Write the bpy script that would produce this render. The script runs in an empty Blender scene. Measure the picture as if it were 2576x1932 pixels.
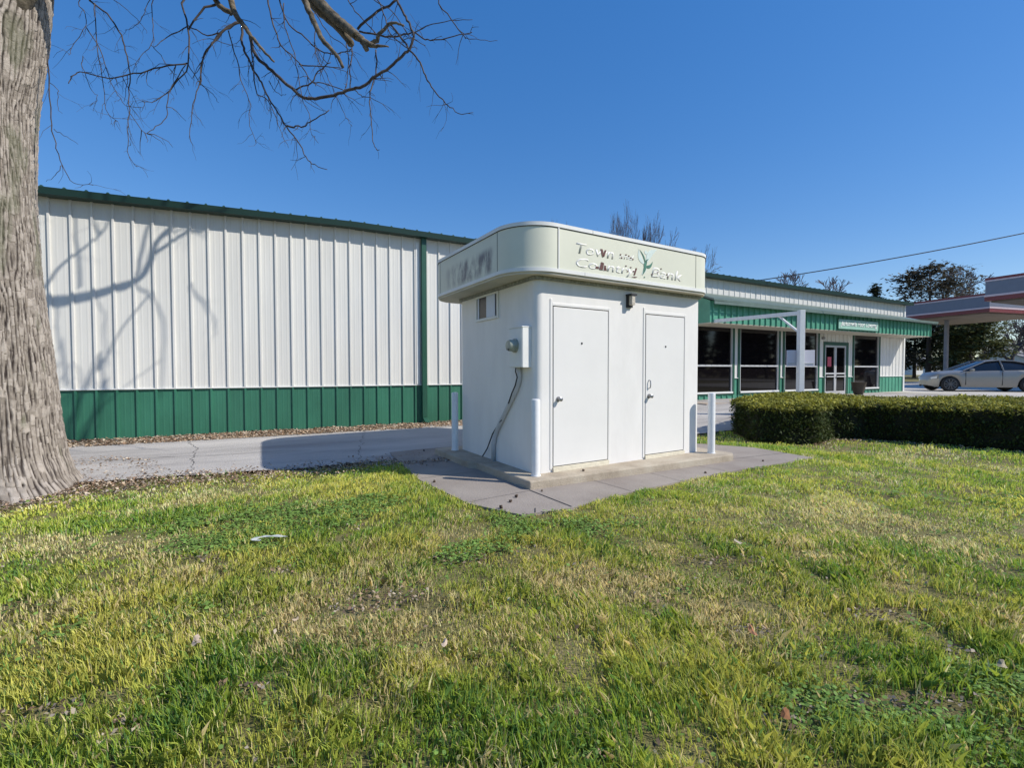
import bpy, bmesh, math, random
import numpy as np
from mathutils import Vector, Matrix
R = math.radians
sc = bpy.context.scene
col = sc.collection

# ------------------------------------------------------------------ camera
F, PITCH, ROLL, CH = 1153.16, .0274, -.0017, 1.4409
cam_d = bpy.data.cameras.new("camera"); cam = bpy.data.objects.new("camera", cam_d); col.objects.link(cam)
cam_d.sensor_width = 36; cam_d.lens = 36 * F / 2576; cam_d.clip_start = .05; cam_d.clip_end = 3000
cam.matrix_world = Matrix.Translation((0, 0, CH)) @ Matrix.Rotation(math.pi / 2 - PITCH, 4, 'X') @ Matrix.Rotation(ROLL, 4, 'Z')
sc.camera = cam

def at(px, py, depth):                       # photo pixel + distance ahead -> world point
    X = (px - 1288) / F; Y = (py - 966) / F
    c, s = math.cos(ROLL), math.sin(ROLL); X, Y = X * c + Y * s, -X * s + Y * c
    c, s = math.cos(PITCH), math.sin(PITCH)
    d = Vector((X, c - Y * s, -s - Y * c))
    return Vector((0, 0, CH)) + d * (depth / d.y)

# ------------------------------------------------------------------ world, sun, exposure
SUN = Vector((.7264, -.1994, .6577)).normalized()          # towards the sun
w = bpy.data.worlds.new("World"); sc.world = w; w.use_nodes = True
nt = w.node_tree; bg = nt.nodes["Background"]
sky = nt.nodes.new("ShaderNodeTexSky"); sky.sky_type = 'NISHITA'; sky.sun_disc = False
sky.sun_elevation = math.asin(SUN.z); sky.sun_rotation = math.atan2(SUN.x, SUN.y)
sky.air_density = 1.0; sky.dust_density = .15; sky.ozone_density = 3.5; sky.altitude = 200
hs = nt.nodes.new("ShaderNodeHueSaturation"); hs.inputs['Saturation'].default_value = 1.78; hs.inputs['Value'].default_value = 1.86; hs.inputs['Hue'].default_value = .514
gm = nt.nodes.new("ShaderNodeGamma"); gm.inputs[1].default_value = .57
nt.links.new(sky.outputs[0], gm.inputs[0]); nt.links.new(gm.outputs[0], hs.inputs['Color']); nt.links.new(hs.outputs[0], bg.inputs[0])
bg.inputs[1].default_value = .15
sl = bpy.data.lights.new("sun", 'SUN'); sl.energy = 4.6; sl.angle = R(.53); sl.color = (1, .935, .83)
so = bpy.data.objects.new("sun", sl); col.objects.link(so); so.rotation_euler = (-SUN).to_track_quat('-Z', 'Y').to_euler(); so.location = SUN * 60
sc.view_settings.view_transform = 'Standard'; sc.view_settings.look = 'None'
sc.view_settings.exposure = 0.08; sc.view_settings.gamma = 1
sc.cycles.max_bounces = 6; sc.cycles.transparent_max_bounces = 6

# ------------------------------------------------------------------ helpers
def tag(o, label=None, cat=None, group=None, kind=None):
    if label: o["label"] = label
    if cat: o["category"] = cat
    if group: o["group"] = group
    if kind: o["kind"] = kind
    return o
def empty(name, loc=(0, 0, 0), rz=0):
    o = bpy.data.objects.new(name, None); col.objects.link(o); o.location = loc; o.rotation_euler = (0, 0, rz); o.empty_display_size = .2
    return o

class MB:
    def __init__(s): s.v = []; s.f = []; s.m = []
    def add(s, vs, fs, mi=0):
        b = len(s.v); s.v += [tuple(v) for v in vs]
        for f in fs: s.f.append(tuple(i + b for i in f)); s.m.append(mi)
        return s
    def box(s, x0, x1, y0, y1, z0, z1, mi=0):
        vs = [(x0, y0, z0), (x1, y0, z0), (x1, y1, z0), (x0, y1, z0), (x0, y0, z1), (x1, y0, z1), (x1, y1, z1), (x0, y1, z1)]
        return s.add(vs, [(0, 3, 2, 1), (4, 5, 6, 7), (0, 1, 5, 4), (1, 2, 6, 5), (2, 3, 7, 6), (3, 0, 4, 7)], mi)
    def hexa(s, lo, hi, mi=0):               # two quads of four points
        return s.add(list(lo) + list(hi), [(0, 3, 2, 1), (4, 5, 6, 7), (0, 1, 5, 4), (1, 2, 6, 5), (2, 3, 7, 6), (3, 0, 4, 7)], mi)
    def prism(s, pts, z0, z1, mi=0, cap=True):   # pts CCW in xy
        n = len(pts); vs = [(p[0], p[1], z0) for p in pts] + [(p[0], p[1], z1) for p in pts]
        fs = [(i, (i + 1) % n, n + (i + 1) % n, n + i) for i in range(n)]
        if cap: fs += [tuple(range(n))[::-1], tuple(range(n, 2 * n))]
        return s.add(vs, fs, mi)
    def tube(s, pts, rad, sides=8, mi=0, cap=True):
        pts = [Vector(p) for p in pts]; n = len(pts)
        if not hasattr(rad, '__len__'): rad = [rad] * n
        t0 = (pts[1] - pts[0]).normalized(); u = t0.orthogonal().normalized()
        vs = []
        for i, p in enumerate(pts):
            t = (pts[min(i + 1, n - 1)] - pts[max(i - 1, 0)]).normalized()
            u = (u - t * u.dot(t)); u = u.normalized() if u.length > 1e-6 else t.orthogonal().normalized()
            v = t.cross(u)
            for k in range(sides):
                a = 2 * math.pi * k / sides; vs.append(p + (u * math.cos(a) + v * math.sin(a)) * rad[i])
        fs = []
        for i in range(n - 1):
            for k in range(sides):
                a = i * sides + k; b = i * sides + (k + 1) % sides
                fs.append((a, b, b + sides, a + sides))
        if cap: fs += [tuple(range(sides))[::-1], tuple(range((n - 1) * sides, n * sides))]
        return s.add(vs, fs, mi)
    def build(s, name, mat, parent=None, smooth=False, bevel=0, angle=None, kind=None):
        me = bpy.data.meshes.new(name); me.from_pydata(s.v, [], s.f)
        for m in (mat if isinstance(mat, (list, tuple)) else [mat]): me.materials.append(m)
        me.polygons.foreach_set('material_index', s.m)
        if smooth: me.polygons.foreach_set('use_smooth', [True] * len(me.polygons))
        me.update()
        if angle is not None:
            me.polygons.foreach_set('use_smooth', [True] * len(me.polygons)); me.set_sharp_from_angle(angle=R(angle))
        o = bpy.data.objects.new(name, me); col.objects.link(o)
        if parent: o.parent = parent
        if bevel:
            b = o.modifiers.new("bevel", 'BEVEL'); b.width = bevel; b.segments = 2; b.limit_method = 'ANGLE'; b.angle_limit = R(40)
        if kind: o["kind"] = kind
        return o

def quad_cloud(name, V, nper, cols, mat, parent=None, kind=None):
    """V: (N, nper, 3) points of N small faces, cols: (N,3)"""
    N = len(V); me = bpy.data.meshes.new(name)
    me.vertices.add(N * nper); me.vertices.foreach_set('co', V.reshape(-1).astype(np.float32))
    me.loops.add(N * nper); me.loops.foreach_set('vertex_index', np.arange(N * nper, dtype=np.int32))
    me.polygons.add(N); me.polygons.foreach_set('loop_start', np.arange(0, N * nper, nper, dtype=np.int32))
    me.polygons.foreach_set('loop_total', np.full(N, nper, dtype=np.int32))
    a = me.color_attributes.new("Col", 'FLOAT_COLOR', 'POINT')
    c = np.ones((N, nper, 4), np.float32); c[:, :, :3] = cols[:, None, :]
    a.data.foreach_set('color', c.reshape(-1)); me.materials.append(mat); me.update(calc_edges=True)
    o = bpy.data.objects.new(name, me); col.objects.link(o)
    if parent: o.parent = parent
    if kind: o["kind"] = kind
    return o

def mat(name, c, rough=.6, metal=0, var=0, vscale=3, bump=0, bscale=60, c2=None, spec=None, stretch=None, coat=0, emit=0):
    m = bpy.data.materials.new(name); m.use_nodes = True; t = m.node_tree; p = t.nodes['Principled BSDF']
    p.inputs['Base Color'].default_value = (*c, 1); p.inputs['Roughness'].default_value = rough; p.inputs['Metallic'].default_value = metal
    if spec is not None: p.inputs['Specular IOR Level'].default_value = spec
    if coat: p.inputs['Coat Weight'].default_value = coat; p.inputs['Coat Roughness'].default_value = .05
    if var or bump or c2:
        tc = t.nodes.new('ShaderNodeTexCoord'); mp = t.nodes.new('ShaderNodeMapping'); t.links.new(tc.outputs['Object'], mp.inputs[0])
        if stretch: mp.inputs['Scale'].default_value = stretch
    if var or c2:
        n = t.nodes.new('ShaderNodeTexNoise'); n.inputs['Scale'].default_value = vscale; n.inputs['Detail'].default_value = 6; n.inputs['Roughness'].default_value = .62
        t.links.new(mp.outputs[0], n.inputs[0]); cr = t.nodes.new('ShaderNodeValToRGB'); t.links.new(n.outputs[0], cr.inputs[0])
        a = c; b = c2 if c2 else tuple(min(1, x * (1 + var)) for x in c)
        if not c2: a = tuple(x * (1 - var) for x in c)
        cr.color_ramp.elements[0].position = .33; cr.color_ramp.elements[1].position = .67
        cr.color_ramp.elements[0].color = (*a, 1); cr.color_ramp.elements[1].color = (*b, 1)
        t.links.new(cr.outputs[0], p.inputs['Base Color'])
    if bump:
        n2 = t.nodes.new('ShaderNodeTexNoise'); n2.inputs['Scale'].default_value = bscale; n2.inputs['Detail'].default_value = 5
        t.links.new(mp.outputs[0], n2.inputs[0]); bp = t.nodes.new('ShaderNodeBump'); bp.inputs['Strength'].default_value = bump; bp.inputs['Distance'].default_value = .01
        t.links.new(n2.outputs[0], bp.inputs['Height']); t.links.new(bp.outputs[0], p.inputs['Normal'])
    return m

def leaf_mat(name, trans=.35, rough=.6):
    m = bpy.data.materials.new(name); m.use_nodes = True; t = m.node_tree; p = t.nodes['Principled BSDF']
    a = t.nodes.new('ShaderNodeAttribute'); a.attribute_name = "Col"; t.links.new(a.outputs[0], p.inputs['Base Color'])
    p.inputs['Roughness'].default_value = rough; p.inputs['Specular IOR Level'].default_value = .3
    tr = t.nodes.new('ShaderNodeBsdfTranslucent'); t.links.new(a.outputs[0], tr.inputs[0])
    mx = t.nodes.new('ShaderNodeMixShader'); mx.inputs[0].default_value = trans
    t.links.new(p.outputs[0], mx.inputs[1]); t.links.new(tr.outputs[0], mx.inputs[2]); t.links.new(mx.outputs[0], t.nodes['Material Output'].inputs[0])
    return m

def text(name, s, m, parent, loc, width, height, shear=0, bold=0, extrude=.002, rot=(math.pi / 2, 0, 0)):
    cu = bpy.data.curves.new(name, 'FONT'); cu.body = s; cu.shear = shear; cu.offset = bold; cu.extrude = 0; cu.size = 1; cu.resolution_u = 3
    to = bpy.data.objects.new(name + "_tmp", cu); col.objects.link(to)
    dg = bpy.context.evaluated_depsgraph_get(); me = bpy.data.meshes.new_from_object(to.evaluated_get(dg)); bpy.data.objects.remove(to)
    me.name = name; xs = [v.co.x for v in me.vertices]; ys = [v.co.y for v in me.vertices]
    x0, x1, y0, y1 = min(xs), max(xs), min(ys), max(ys)
    for v in me.vertices:
        v.co.x = (v.co.x - x0) / (x1 - x0) * width; v.co.y = (v.co.y - y0) / (y1 - y0) * height
    bm = bmesh.new(); bm.from_mesh(me)
    r = bmesh.ops.extrude_face_region(bm, geom=bm.faces[:]); bmesh.ops.translate(bm, verts=[g for g in r['geom'] if isinstance(g, bmesh.types.BMVert)], vec=(0, 0, extrude))
    bmesh.ops.recalc_face_normals(bm, faces=bm.faces[:]); bm.to_mesh(me); bm.free()
    me.materials.clear(); me.materials.append(m)
    o = bpy.data.objects.new(name, me); col.objects.link(o); o.parent = parent; o.location = loc; o.rotation_euler = rot
    return o

_rs = np.random.RandomState(7); _lat = _rs.rand(256, 256)
def vnoise(x, y, s=1.0, o=0):
    x = np.asarray(x) * s + 13.7 + o * 31.3; y = np.asarray(y) * s + 71.1 + o * 17.9
    xi = np.floor(x).astype(int); yi = np.floor(y).astype(int); fx = x - xi; fy = y - yi
    fx = fx * fx * (3 - 2 * fx); fy = fy * fy * (3 - 2 * fy)
    g = lambda a, b: _lat[a % 256, b % 256]
    return (g(xi, yi) * (1 - fx) + g(xi + 1, yi) * fx) * (1 - fy) + (g(xi, yi + 1) * (1 - fx) + g(xi + 1, yi + 1) * fx) * fy
def fbm(x, y, s, o=0, n=4):
    a = 0; w = 0
    for i in range(n): a = a + vnoise(x, y, s * 2 ** i, o + i) * .5 ** i; w += .5 ** i
    return a / w
def S(x, a, b):
    t = np.clip((np.asarray(x, float) - a) / (b - a), 0, 1); return t * t * (3 - 2 * t)

# ------------------------------------------------------------------ frames of the two buildings
K0 = Vector((.2992, 5.7056, 0)); KA = .5427
B0 = Vector((-8.1313, 8.5308, 0)); BA = .4571
def toK(x, y):
    x = x - K0.x; y = y - K0.y; c, s = math.cos(KA), math.sin(KA); return x * c + y * s, -x * s + y * c
def toB(x, y):
    x = x - B0.x; y = y - B0.y; c, s = math.cos(BA), math.sin(BA); return x * c + y * s, -x * s + y * c
def fromK(t, n, z=0): c, s = math.cos(KA), math.sin(KA); return Vector((K0.x + t * c - n * s, K0.y + t * s + n * c, z))
def fromB(t, n, z=0): c, s = math.cos(BA), math.sin(BA); return Vector((B0.x + t * c - n * s, B0.y + t * s + n * c, z))
def ground(x, y):
    t, n = toB(np.asarray(x, float), np.asarray(y, float))
    far = S(t, 15, 24)
    a = .146 * np.maximum(S(n, -4.2, -.5), far)
    b = .30 * S(t, 9, 17) * np.maximum(S(n, -6, -2.5), far)
    return a + b
def gz(x, y): return float(ground(x, y))

TREE = (-6.3, 5.5)
PAVE = [(-.95, 3.1), (-1.2, .95), (-1.12, -.4), (-.85, -1.0), (-.3, -1.08), (.55, -.95), (2.37, -.87), (4.72, -.97), (4.85, .1), (4.45, .85), (3.75, 1.5), (3.65, 3.3)]
SLAB = [(-.27, -.27), (1.5, -.36), (3.38, -.45), (3.5, -.36), (3.5, 2.5), (-.36, 2.5), (-.36, 1.2), (-.28, 1.1)]
HEDGE = [(4.75, 9.0), (5.3, 8.8), (5.95, 8.85), (6.75, 9.55), (7.5, 9.55), (8.3, 8.75), (10.5, 6.7), (13, 8.3), (10.3, 10.5), (8.2, 11.3), (6.3, 11.4), (4.95, 10.4)]
def inpoly(px, py, poly):
    inside = np.zeros(np.shape(px), bool); n = len(poly); j = n - 1
    for i in range(n):
        xi, yi = poly[i]; xj, yj = poly[j]
        c = ((yi > py) != (yj > py)) & (px < (xj - xi) * (py - yi) / (yj - yi + 1e-12) + xi)
        inside ^= c; j = i
    return inside
def drive_edge(t):      # near edge of the driveway, building frame
    return np.interp(t, [-30, -4, 1, 2.9, 4.3, 6, 11, 14, 40], [-3.3, -3.4, -3.53, -3.8, -3.88, -3.9, -4.1, -4.15, -4.3])

# ------------------------------------------------------------------ materials
M = {}
M['white_panel'] = mat('painted white steel', (.68, .675, .64), .45, var=.06, vscale=2.2, stretch=(1, 1, .15))
M['green_panel'] = mat('painted green steel', (.034, .158, .10), .45, var=.16, vscale=1.5, stretch=(1, 1, .4))
M['green_awning'] = mat('faded green steel', (.085, .30, .20), .42, var=.15, vscale=1.5)
M['green_trim'] = mat('dark green trim', (.018, .085, .055), .4, var=.1)
M['green_roof'] = mat('green roof sheet', (.035, .09, .075), .35, var=.1); M['awn_roof'] = mat('weathered awning roof', (.13, .18, .155), .4, var=.12); M['gutter'] = mat('dark eave trim', (.009, .038, .032), .4)
M['white_trim'] = mat('white trim', (.74, .75, .73), .5, var=.05)
M['gray_trim'] = mat('aluminium', (.50, .51, .52), .4, var=.08)
M['soffit'] = mat('cream soffit', (.56, .52, .42), .7, var=.08)
M['glass'] = mat('dark window glass', (.006, .005, .006), .04, spec=.38)
M['kiosk'] = mat('kiosk white paint', (.765, .752, .73), .55, var=.045, vscale=3.5, stretch=(1, 1, .35), bump=.08, bscale=25)
M['kiosk_door'] = mat('door white paint', (.765, .755, .735), .42, var=.02, vscale=2)
M['gap'] = mat('door gap', (.035, .035, .04), .8)
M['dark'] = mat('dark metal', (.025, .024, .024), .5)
M['steel'] = mat('worn steel', (.35, .35, .36), .35, metal=.8)
M['meter'] = mat('meter glass', (.30, .33, .28), .25, var=.2, vscale=30)
M['cream'] = mat('cream threshold', (.68, .63, .50), .7, var=.12, vscale=14)
M['letters'] = mat('faded white letters', (.69, .695, .60), .6, c2=(.77, .76, .78), vscale=9)
M['maroon'] = mat('maroon vinyl remnant', (.11, .035, .03), .6, var=.3, vscale=40)
M['rim'] = mat('grey letter edge', (.62, .64, .57), .7, var=.25, vscale=30)
M['emblem'] = mat('green emblem vinyl', (.045, .17, .12), .6, var=.35, vscale=30)
M['wing'] = mat('pale mint vinyl', (.60, .70, .66), .6, var=.06, vscale=20)
M['awn_letters'] = mat('white sign letters', (.85, .87, .84), .5)
M['awn_sign'] = mat('mint sign board', (.30, .52, .42), .5, var=.08)
M['white_pipe'] = mat('white painted pipe', (.78, .79, .80), .4, var=.05, vscale=9, bump=.1, bscale=40)
M['gray_panel'] = mat('pale sign board', (.60, .59, .68), .5, var=.03)
M['tan_block'] = mat('porch concrete', (.40, .33, .27), .9, var=.15, vscale=6, bump=.3)
M['paper'] = mat('red paper', (.62, .10, .14), .7)
M['pot'] = mat('brown planter', (.06, .045, .03), .7, var=.2, vscale=20)
M['plastic'] = mat('white plastic litter', (.50, .52, .50), .45, var=.08, vscale=12)
M['seed'] = mat('brown seed ball', (.07, .045, .03), .9, var=.4, vscale=60)

def stained(name, base, mud, zc, zr, y0, y1):
    """band sheet: mildew ghost of an old sign on one end"""
    m = mat(name, base, .5, var=.04, vscale=1.5); t = m.node_tree; p = t.nodes['Principled BSDF']
    tc = t.nodes.new('ShaderNodeTexCoord'); sp = t.nodes.new('ShaderNodeSeparateXYZ'); t.links.new(tc.outputs['Object'], sp.inputs[0])
    n = t.nodes.new('ShaderNodeTexNoise'); n.inputs['Scale'].default_value = 5; n.inputs['Detail'].default_value = 8; n.inputs['Roughness'].default_value = .7
    mp = t.nodes.new('ShaderNodeMapping'); mp.inputs['Scale'].default_value = (1, 1.5, .45); t.links.new(tc.outputs['Object'], mp.inputs[0]); t.links.new(mp.outputs[0], n.inputs[0])
    def mr(src, a, b, c, d):
        k = t.nodes.new('ShaderNodeMapRange'); k.interpolation_type = 'SMOOTHSTEP'; t.links.new(src, k.inputs[0])
        for i, v in enumerate((a, b, c, d)): k.inputs[1 + i].default_value = v
        return k.outputs[0]
    def mul(a, b):
        k = t.nodes.new('ShaderNodeMath'); k.operation = 'MULTIPLY'; t.links.new(a, k.inputs[0]); t.links.new(b, k.inputs[1]); return k.outputs[0]
    f = mul(mr(sp.outputs[1], y0, y0 + .25, 0, 1), mr(sp.outputs[1], y1 - .7, y1, 1, 0))
    f = mul(f, mr(sp.outputs[0], -.2, -.05, 1, 0))
    f = mul(f, mul(mr(sp.outputs[2], zc - zr, zc - zr + .12, 0, 1), mr(sp.outputs[2], zc + zr - .12, zc + zr, 1, 0)))
    f = mul(f, mr(n.outputs[0], .36, .62, 0, 1))
    mx = t.nodes.new('ShaderNodeMix'); mx.data_type = 'RGBA'; t.links.new(f, mx.inputs[0])
    old = p.inputs['Base Color'].links[0].from_socket; t.links.new(old, mx.inputs[6]); mx.inputs[7].default_value = (*mud, 1)
    t.links.new(mx.outputs[2], p.inputs['Base Color']); return m
M['band'] = stained('cream green sign band', (.68, .69, .57), (.19, .18, .185), 2.88, .21, .35, 2.2)

def surface_mat(name, cols, scale, bump=.5, bscale=80, rough=.95, fine=200, rot=None, st=None):
    m = bpy.data.materials.new(name); m.use_nodes = True; t = m.node_tree; p = t.nodes['Principled BSDF']; p.inputs['Roughness'].default_value = rough
    p.inputs['Specular IOR Level'].default_value = .2
    tc = t.nodes.new('ShaderNodeTexCoord')
    n1 = t.nodes.new('ShaderNodeTexNoise'); n1.inputs['Scale'].default_value = scale; n1.inputs['Detail'].default_value = 7; n1.inputs['Roughness'].default_value = .65
    n2 = t.nodes.new('ShaderNodeTexNoise'); n2.inputs['Scale'].default_value = fine; n2.inputs['Detail'].default_value = 3
    for n in (n1, n2): t.links.new(tc.outputs['Object'], n.inputs[0])
    if rot is not None:
        m1 = t.nodes.new('ShaderNodeMapping'); m1.vector_type = 'TEXTURE'; m1.inputs['Rotation'].default_value = (0, 0, rot); m1.inputs['Scale'].default_value = st
        t.links.new(tc.outputs['Object'], m1.inputs[0]); t.links.new(m1.outputs[0], n1.inputs[0])
    cr = t.nodes.new('ShaderNodeValToRGB'); t.links.new(n1.outputs[0], cr.inputs[0]); e = cr.color_ramp.elements
    pos = [.3 + .4 * i / (len(cols) - 1) for i in range(len(cols))]
    while len(e) < len(cols): e.new(.5)
    for i, c in enumerate(cols): e[i].position = pos[i]; e[i].color = (*c, 1)
    mr = t.nodes.new('ShaderNodeMapRange'); t.links.new(n2.outputs[0], mr.inputs[0]); mr.inputs[1].default_value = .3; mr.inputs[2].default_value = .7; mr.inputs[3].default_value = .72; mr.inputs[4].default_value = 1.28
    mx = t.nodes.new('ShaderNodeVectorMath'); mx.operation = 'SCALE'; t.links.new(cr.outputs[0], mx.inputs[0]); t.links.new(mr.outputs[0], mx.inputs[3])
    t.links.new(mx.outputs[0], p.inputs['Base Color'])
    n3 = t.nodes.new('ShaderNodeTexNoise'); n3.inputs['Scale'].default_value = bscale; n3.inputs['Detail'].default_value = 4; t.links.new(tc.outputs['Object'], n3.inputs[0])
    bp = t.nodes.new('ShaderNodeBump'); bp.inputs['Strength'].default_value = bump; bp.inputs['Distance'].default_value = .02
    t.links.new(n3.outputs[0], bp.inputs['Height']); t.links.new(bp.outputs[0], p.inputs['Normal']); return m
M['thatch'] = surface_mat('lawn soil and thatch', [(.10, .08, .045), (.17, .155, .06), (.25, .21, .11)], 2.5, .8, 60)
M['asphalt'] = surface_mat('old driveway asphalt', [(.26, .245, .235), (.41, .39, .37), (.52, .495, .465)], 1.6, .5, 70, rot=BA, st=(6, 1, 1))
M['paving'] = surface_mat('kiosk paving concrete', [(.25, .215, .19), (.30, .265, .235), (.345, .305, .27)], 1.3, .25, 50)
M['slab'] = surface_mat('raised slab concrete', [(.30, .25, .19), (.42, .36, .28), (.50, .45, .36)], 2.2, .4, 60)
M['pale_concrete'] = surface_mat('pale lot concrete', [(.42, .39, .35), (.50, .47, .42), (.56, .52, .46)], .35, .1, 20)
M['soil'] = surface_mat('leafy soil strip', [(.16, .12, .08), (.27, .21, .15), (.38, .31, .23)], 9, 1, 50)
M['leaf'] = leaf_mat('blades', .35)
M['litter'] = leaf_mat('dry leaves', .1, .8)
M['needles'] = leaf_mat('hedge needles', .2, .7)
M['far_leaf'] = leaf_mat('far foliage', .15, .8)

# ------------------------------------------------------------------ ground
def sheet_grid(xs, ys, zf, off=0):
    X, Y = np.meshgrid(xs, ys, indexing='ij'); Z = zf(X, Y) + off
    v = np.stack([X, Y, Z], -1).reshape(-1, 3); n, m = len(xs), len(ys)
    fs = [(i * m + j, (i + 1) * m + j, (i + 1) * m + j + 1, i * m + j + 1) for i in range(n - 1) for j in range(m - 1)]
    return v.tolist(), fs
u = np.linspace(-1, 1, 151); gx = 30 * u + 1200 * u ** 9
def lawn_z(x, y):
    near = 1 - S(np.hypot(x, y), 8, 14)
    kt, kn_ = toK(x, y)
    clear = S(np.maximum(np.maximum(-1.3 - kt, kt - 5), np.maximum(-1.1 - kn_, kn_ - 3.5)), 0, .8)
    out = np.maximum(np.maximum(-1.2 - kt, kt - 4.85), np.maximum(-1.05 - kn_, kn_ - 3.3)); bt_, bn_ = toB(x, y)
    lip = .034 * (1 - S(out, .25, 1.3)) * S(np.interp(bt_, [-30, -4, 1, 2.9, 4.3, 6, 11, 14, 40], [-3.3, -3.4, -3.53, -3.8, -3.88, -3.9, -4.1, -4.15, -4.3]) - bn_, .05, .6)
    return ground(x, y) + lip - .01 + near * clear * .05 * (fbm(x, y, .8, 3) - .5)
vs, fs = sheet_grid(gx + 2, gx + 9, lawn_z)
g = MB().add(vs, fs).build('lawn_ground', M['thatch'], smooth=True); tag(g, 'uneven lawn ground of soil and thatch under the grass, reaching the horizon', 'ground', kind='structure')

def strip_B(name, m, t0, t1, near, far, off, label, nt_=120, nn=10, wob=0):
    mb = MB(); ts = np.linspace(t0, t1, nt_); vs = []
    for t in ts:
        a = near(t); b = far(t)
        for k in range(nn):
            q = a + (b - a) * k / (nn - 1)
            if k == 0: q += wob * (vnoise(t, 0, 2.3, 5) - .5 + .5 * (vnoise(t, 0, 9, 6) - .5))
            p = fromB(t, q); vs.append((p.x, p.y, gz(p.x, p.y) + off))
    fs = [(i * nn + j, (i + 1) * nn + j, (i + 1) * nn + j + 1, i * nn + j + 1) for i in range(nt_ - 1) for j in range(nn - 1)]
    o = mb.add(vs, fs).build(name, m, smooth=True); tag(o, label, name.replace('_', ' '), kind='structure'); return o
strip_B('driveway', M['asphalt'], -25, 27.5, lambda t: float(drive_edge(t)), lambda t: float(np.interp(t, [0, 3, 6, 7.3, 8.5], [-.80, -1.02, -.88, -.45, -.05]) + .10 * (vnoise(t, 0, 1.9, 15) - .5)), .022, 'weathered grey driveway running along the long metal building', 420, 12, .16)
strip_B('soil_strip', M['soil'], -25, 7.2, lambda t: -1.12, lambda t: -.01, .012, 'strip of bare soil and dry leaves at the foot of the metal wall', 160, 5, .1)
strip_B('parking_lot', M['pale_concrete'], 27.3, 75, lambda t: -14.0, lambda t: 9.0, .030, 'pale concrete lot beyond the shop corner, where the car stands', 60, 12, 0)
strip_B('road', M['asphalt'], 44, 51, lambda t: -60.0, lambda t: 60.0, .045, 'grey road crossing beyond the fuel canopies', 10, 40, 0)

pv = MB().prism([fromK(a, b).xy for a, b in PAVE], -.05, .05).build('paving', M['paving']); tag(pv, 'flat concrete paving around the white kiosk', 'paving', kind='structure')
ln = MB()
def joint(a, b, w=.012, z=.0545):
    A = fromK(*a); Bv = fromK(*b); d = (Bv - A).normalized(); s_ = Vector((-d.y, d.x, 0)) * w / 2
    ln.add([(A - s_) + Vector((0, 0, z)), (Bv - s_) + Vector((0, 0, z)), (Bv + s_) + Vector((0, 0, z)), (A + s_) + Vector((0, 0, z))], [(0, 1, 2, 3)])
joint((-.28, -.28), (-.27, -1.05), .014); joint((.68, -.32), (.70, -.93), .006); joint((1.62, -.38), (1.59, -.9), .006); joint((2.6, -.42), (2.6, -.86), .005)
joint((3.5, -.36), (4.75, -.5), .008); joint((-.36, .95), (-1.17, .95), .007); joint((-.36, 1.9), (-1.05, 1.95), .01); joint((-.3, -.3), (-1.1, -.35), .005); joint((-.62, -.9), (-.70, -1.02), .01)
o = ln.build('paving_joint', M['gap']); tag(o, 'thin dark joints cut into the kiosk paving', 'joint', kind='structure')
sb = MB().prism([fromK(a, b).xy for a, b in SLAB], .0, .15).build('slab', M['slab'], bevel=.018); tag(sb, 'raised tan concrete slab under the white kiosk', 'slab', kind='structure')

for i_, (t0_, n0_, t1_, n1_, lab_) in enumerate([(-2.5, -2.1, 3.9, -2.6, 'thin dark crack running along the middle of the driveway'), (1.9, -.95, 2.4, -3.7, 'dark crack crossing the driveway near the big tree'), (5.0, -.9, 4.6, -3.8, 'crack crossing the driveway in the kiosk shadow')]):
    q = MB(); vs_ = []; rn_ = random.Random(i_ + 3); off_ = 0
    for k_ in range(61):
        f_ = k_ / 60; off_ = off_ * .9 + rn_.uniform(-.035, .035); t_ = t0_ + (t1_ - t0_) * f_; n_ = n0_ + (n1_ - n0_) * f_; dt_, dn_ = (0, 1) if i_ == 0 else (1, 0); w2 = .002 + .004 * rn_.random()
        for s_ in (-1, 1): p_ = fromB(t_ + dt_ * (off_ + s_ * w2), n_ + dn_ * (off_ + s_ * w2)); vs_.append((p_.x, p_.y, gz(p_.x, p_.y) + .027))
    q.add(vs_, [(2 * k_, 2 * k_ + 1, 2 * k_ + 3, 2 * k_ + 2) for k_ in range(60)]); o = q.build('driveway_crack', M['gap']); tag(o, lab_, 'crack', kind='structure')

# ------------------------------------------------------------------ grass
rng = np.random.RandomState(11)
CLOVER = [(650, 1310, 1.0, .45), (800, 1290, .8, .4), (560, 1360, .5, .3), (930, 1270, .5, .35), (1290, 1360, .45, .25), (1430, 1330, .6, .2), (1220, 1390, .3, .2), (2100, 1790, .35, .2), (2320, 1830, .35, .18), (2480, 1700, .25, .15), (2000, 1640, .15, .1)]
BARE = [(980, 1500, .32, .13), (900, 1540, .2, .1), (1130, 1420, .18, .07), (490, 1405, .18, .06), (420, 1390, .12, .05), (1810, 1415, .35, .12), (2230, 1545, .22, .09), (1910, 1590, .2, .08), (1990, 1820, .14, .07), (2300, 1780, .3, .09), (2170, 1770, .14, .07), (120, 1800, .16, .07), (310, 1850, .1, .06), (600, 1740, .15, .04), (1480, 1905, .06, .03), (2420, 1650, .12, .05), (1630, 1880, .07, .04), (700, 1440, .1, .05)]
STRAW = [(200, 1370, .7, .25), (2250, 1330, 1.6, .4), (1650, 1480, .9, .3), (1150, 1600, .8, .25), (700, 1560, .7, .2), (1900, 1300, 1.2, .3), (450, 1240, 1.2, .35)]
YEL = [(800, 1225, 1.2, .5), (600, 1260, .8, .3), (1100, 1690, .4, .2), (2050, 1600, .3, .15), (330, 1600, .5, .3), (1450, 1400, .8, .3)]
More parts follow.
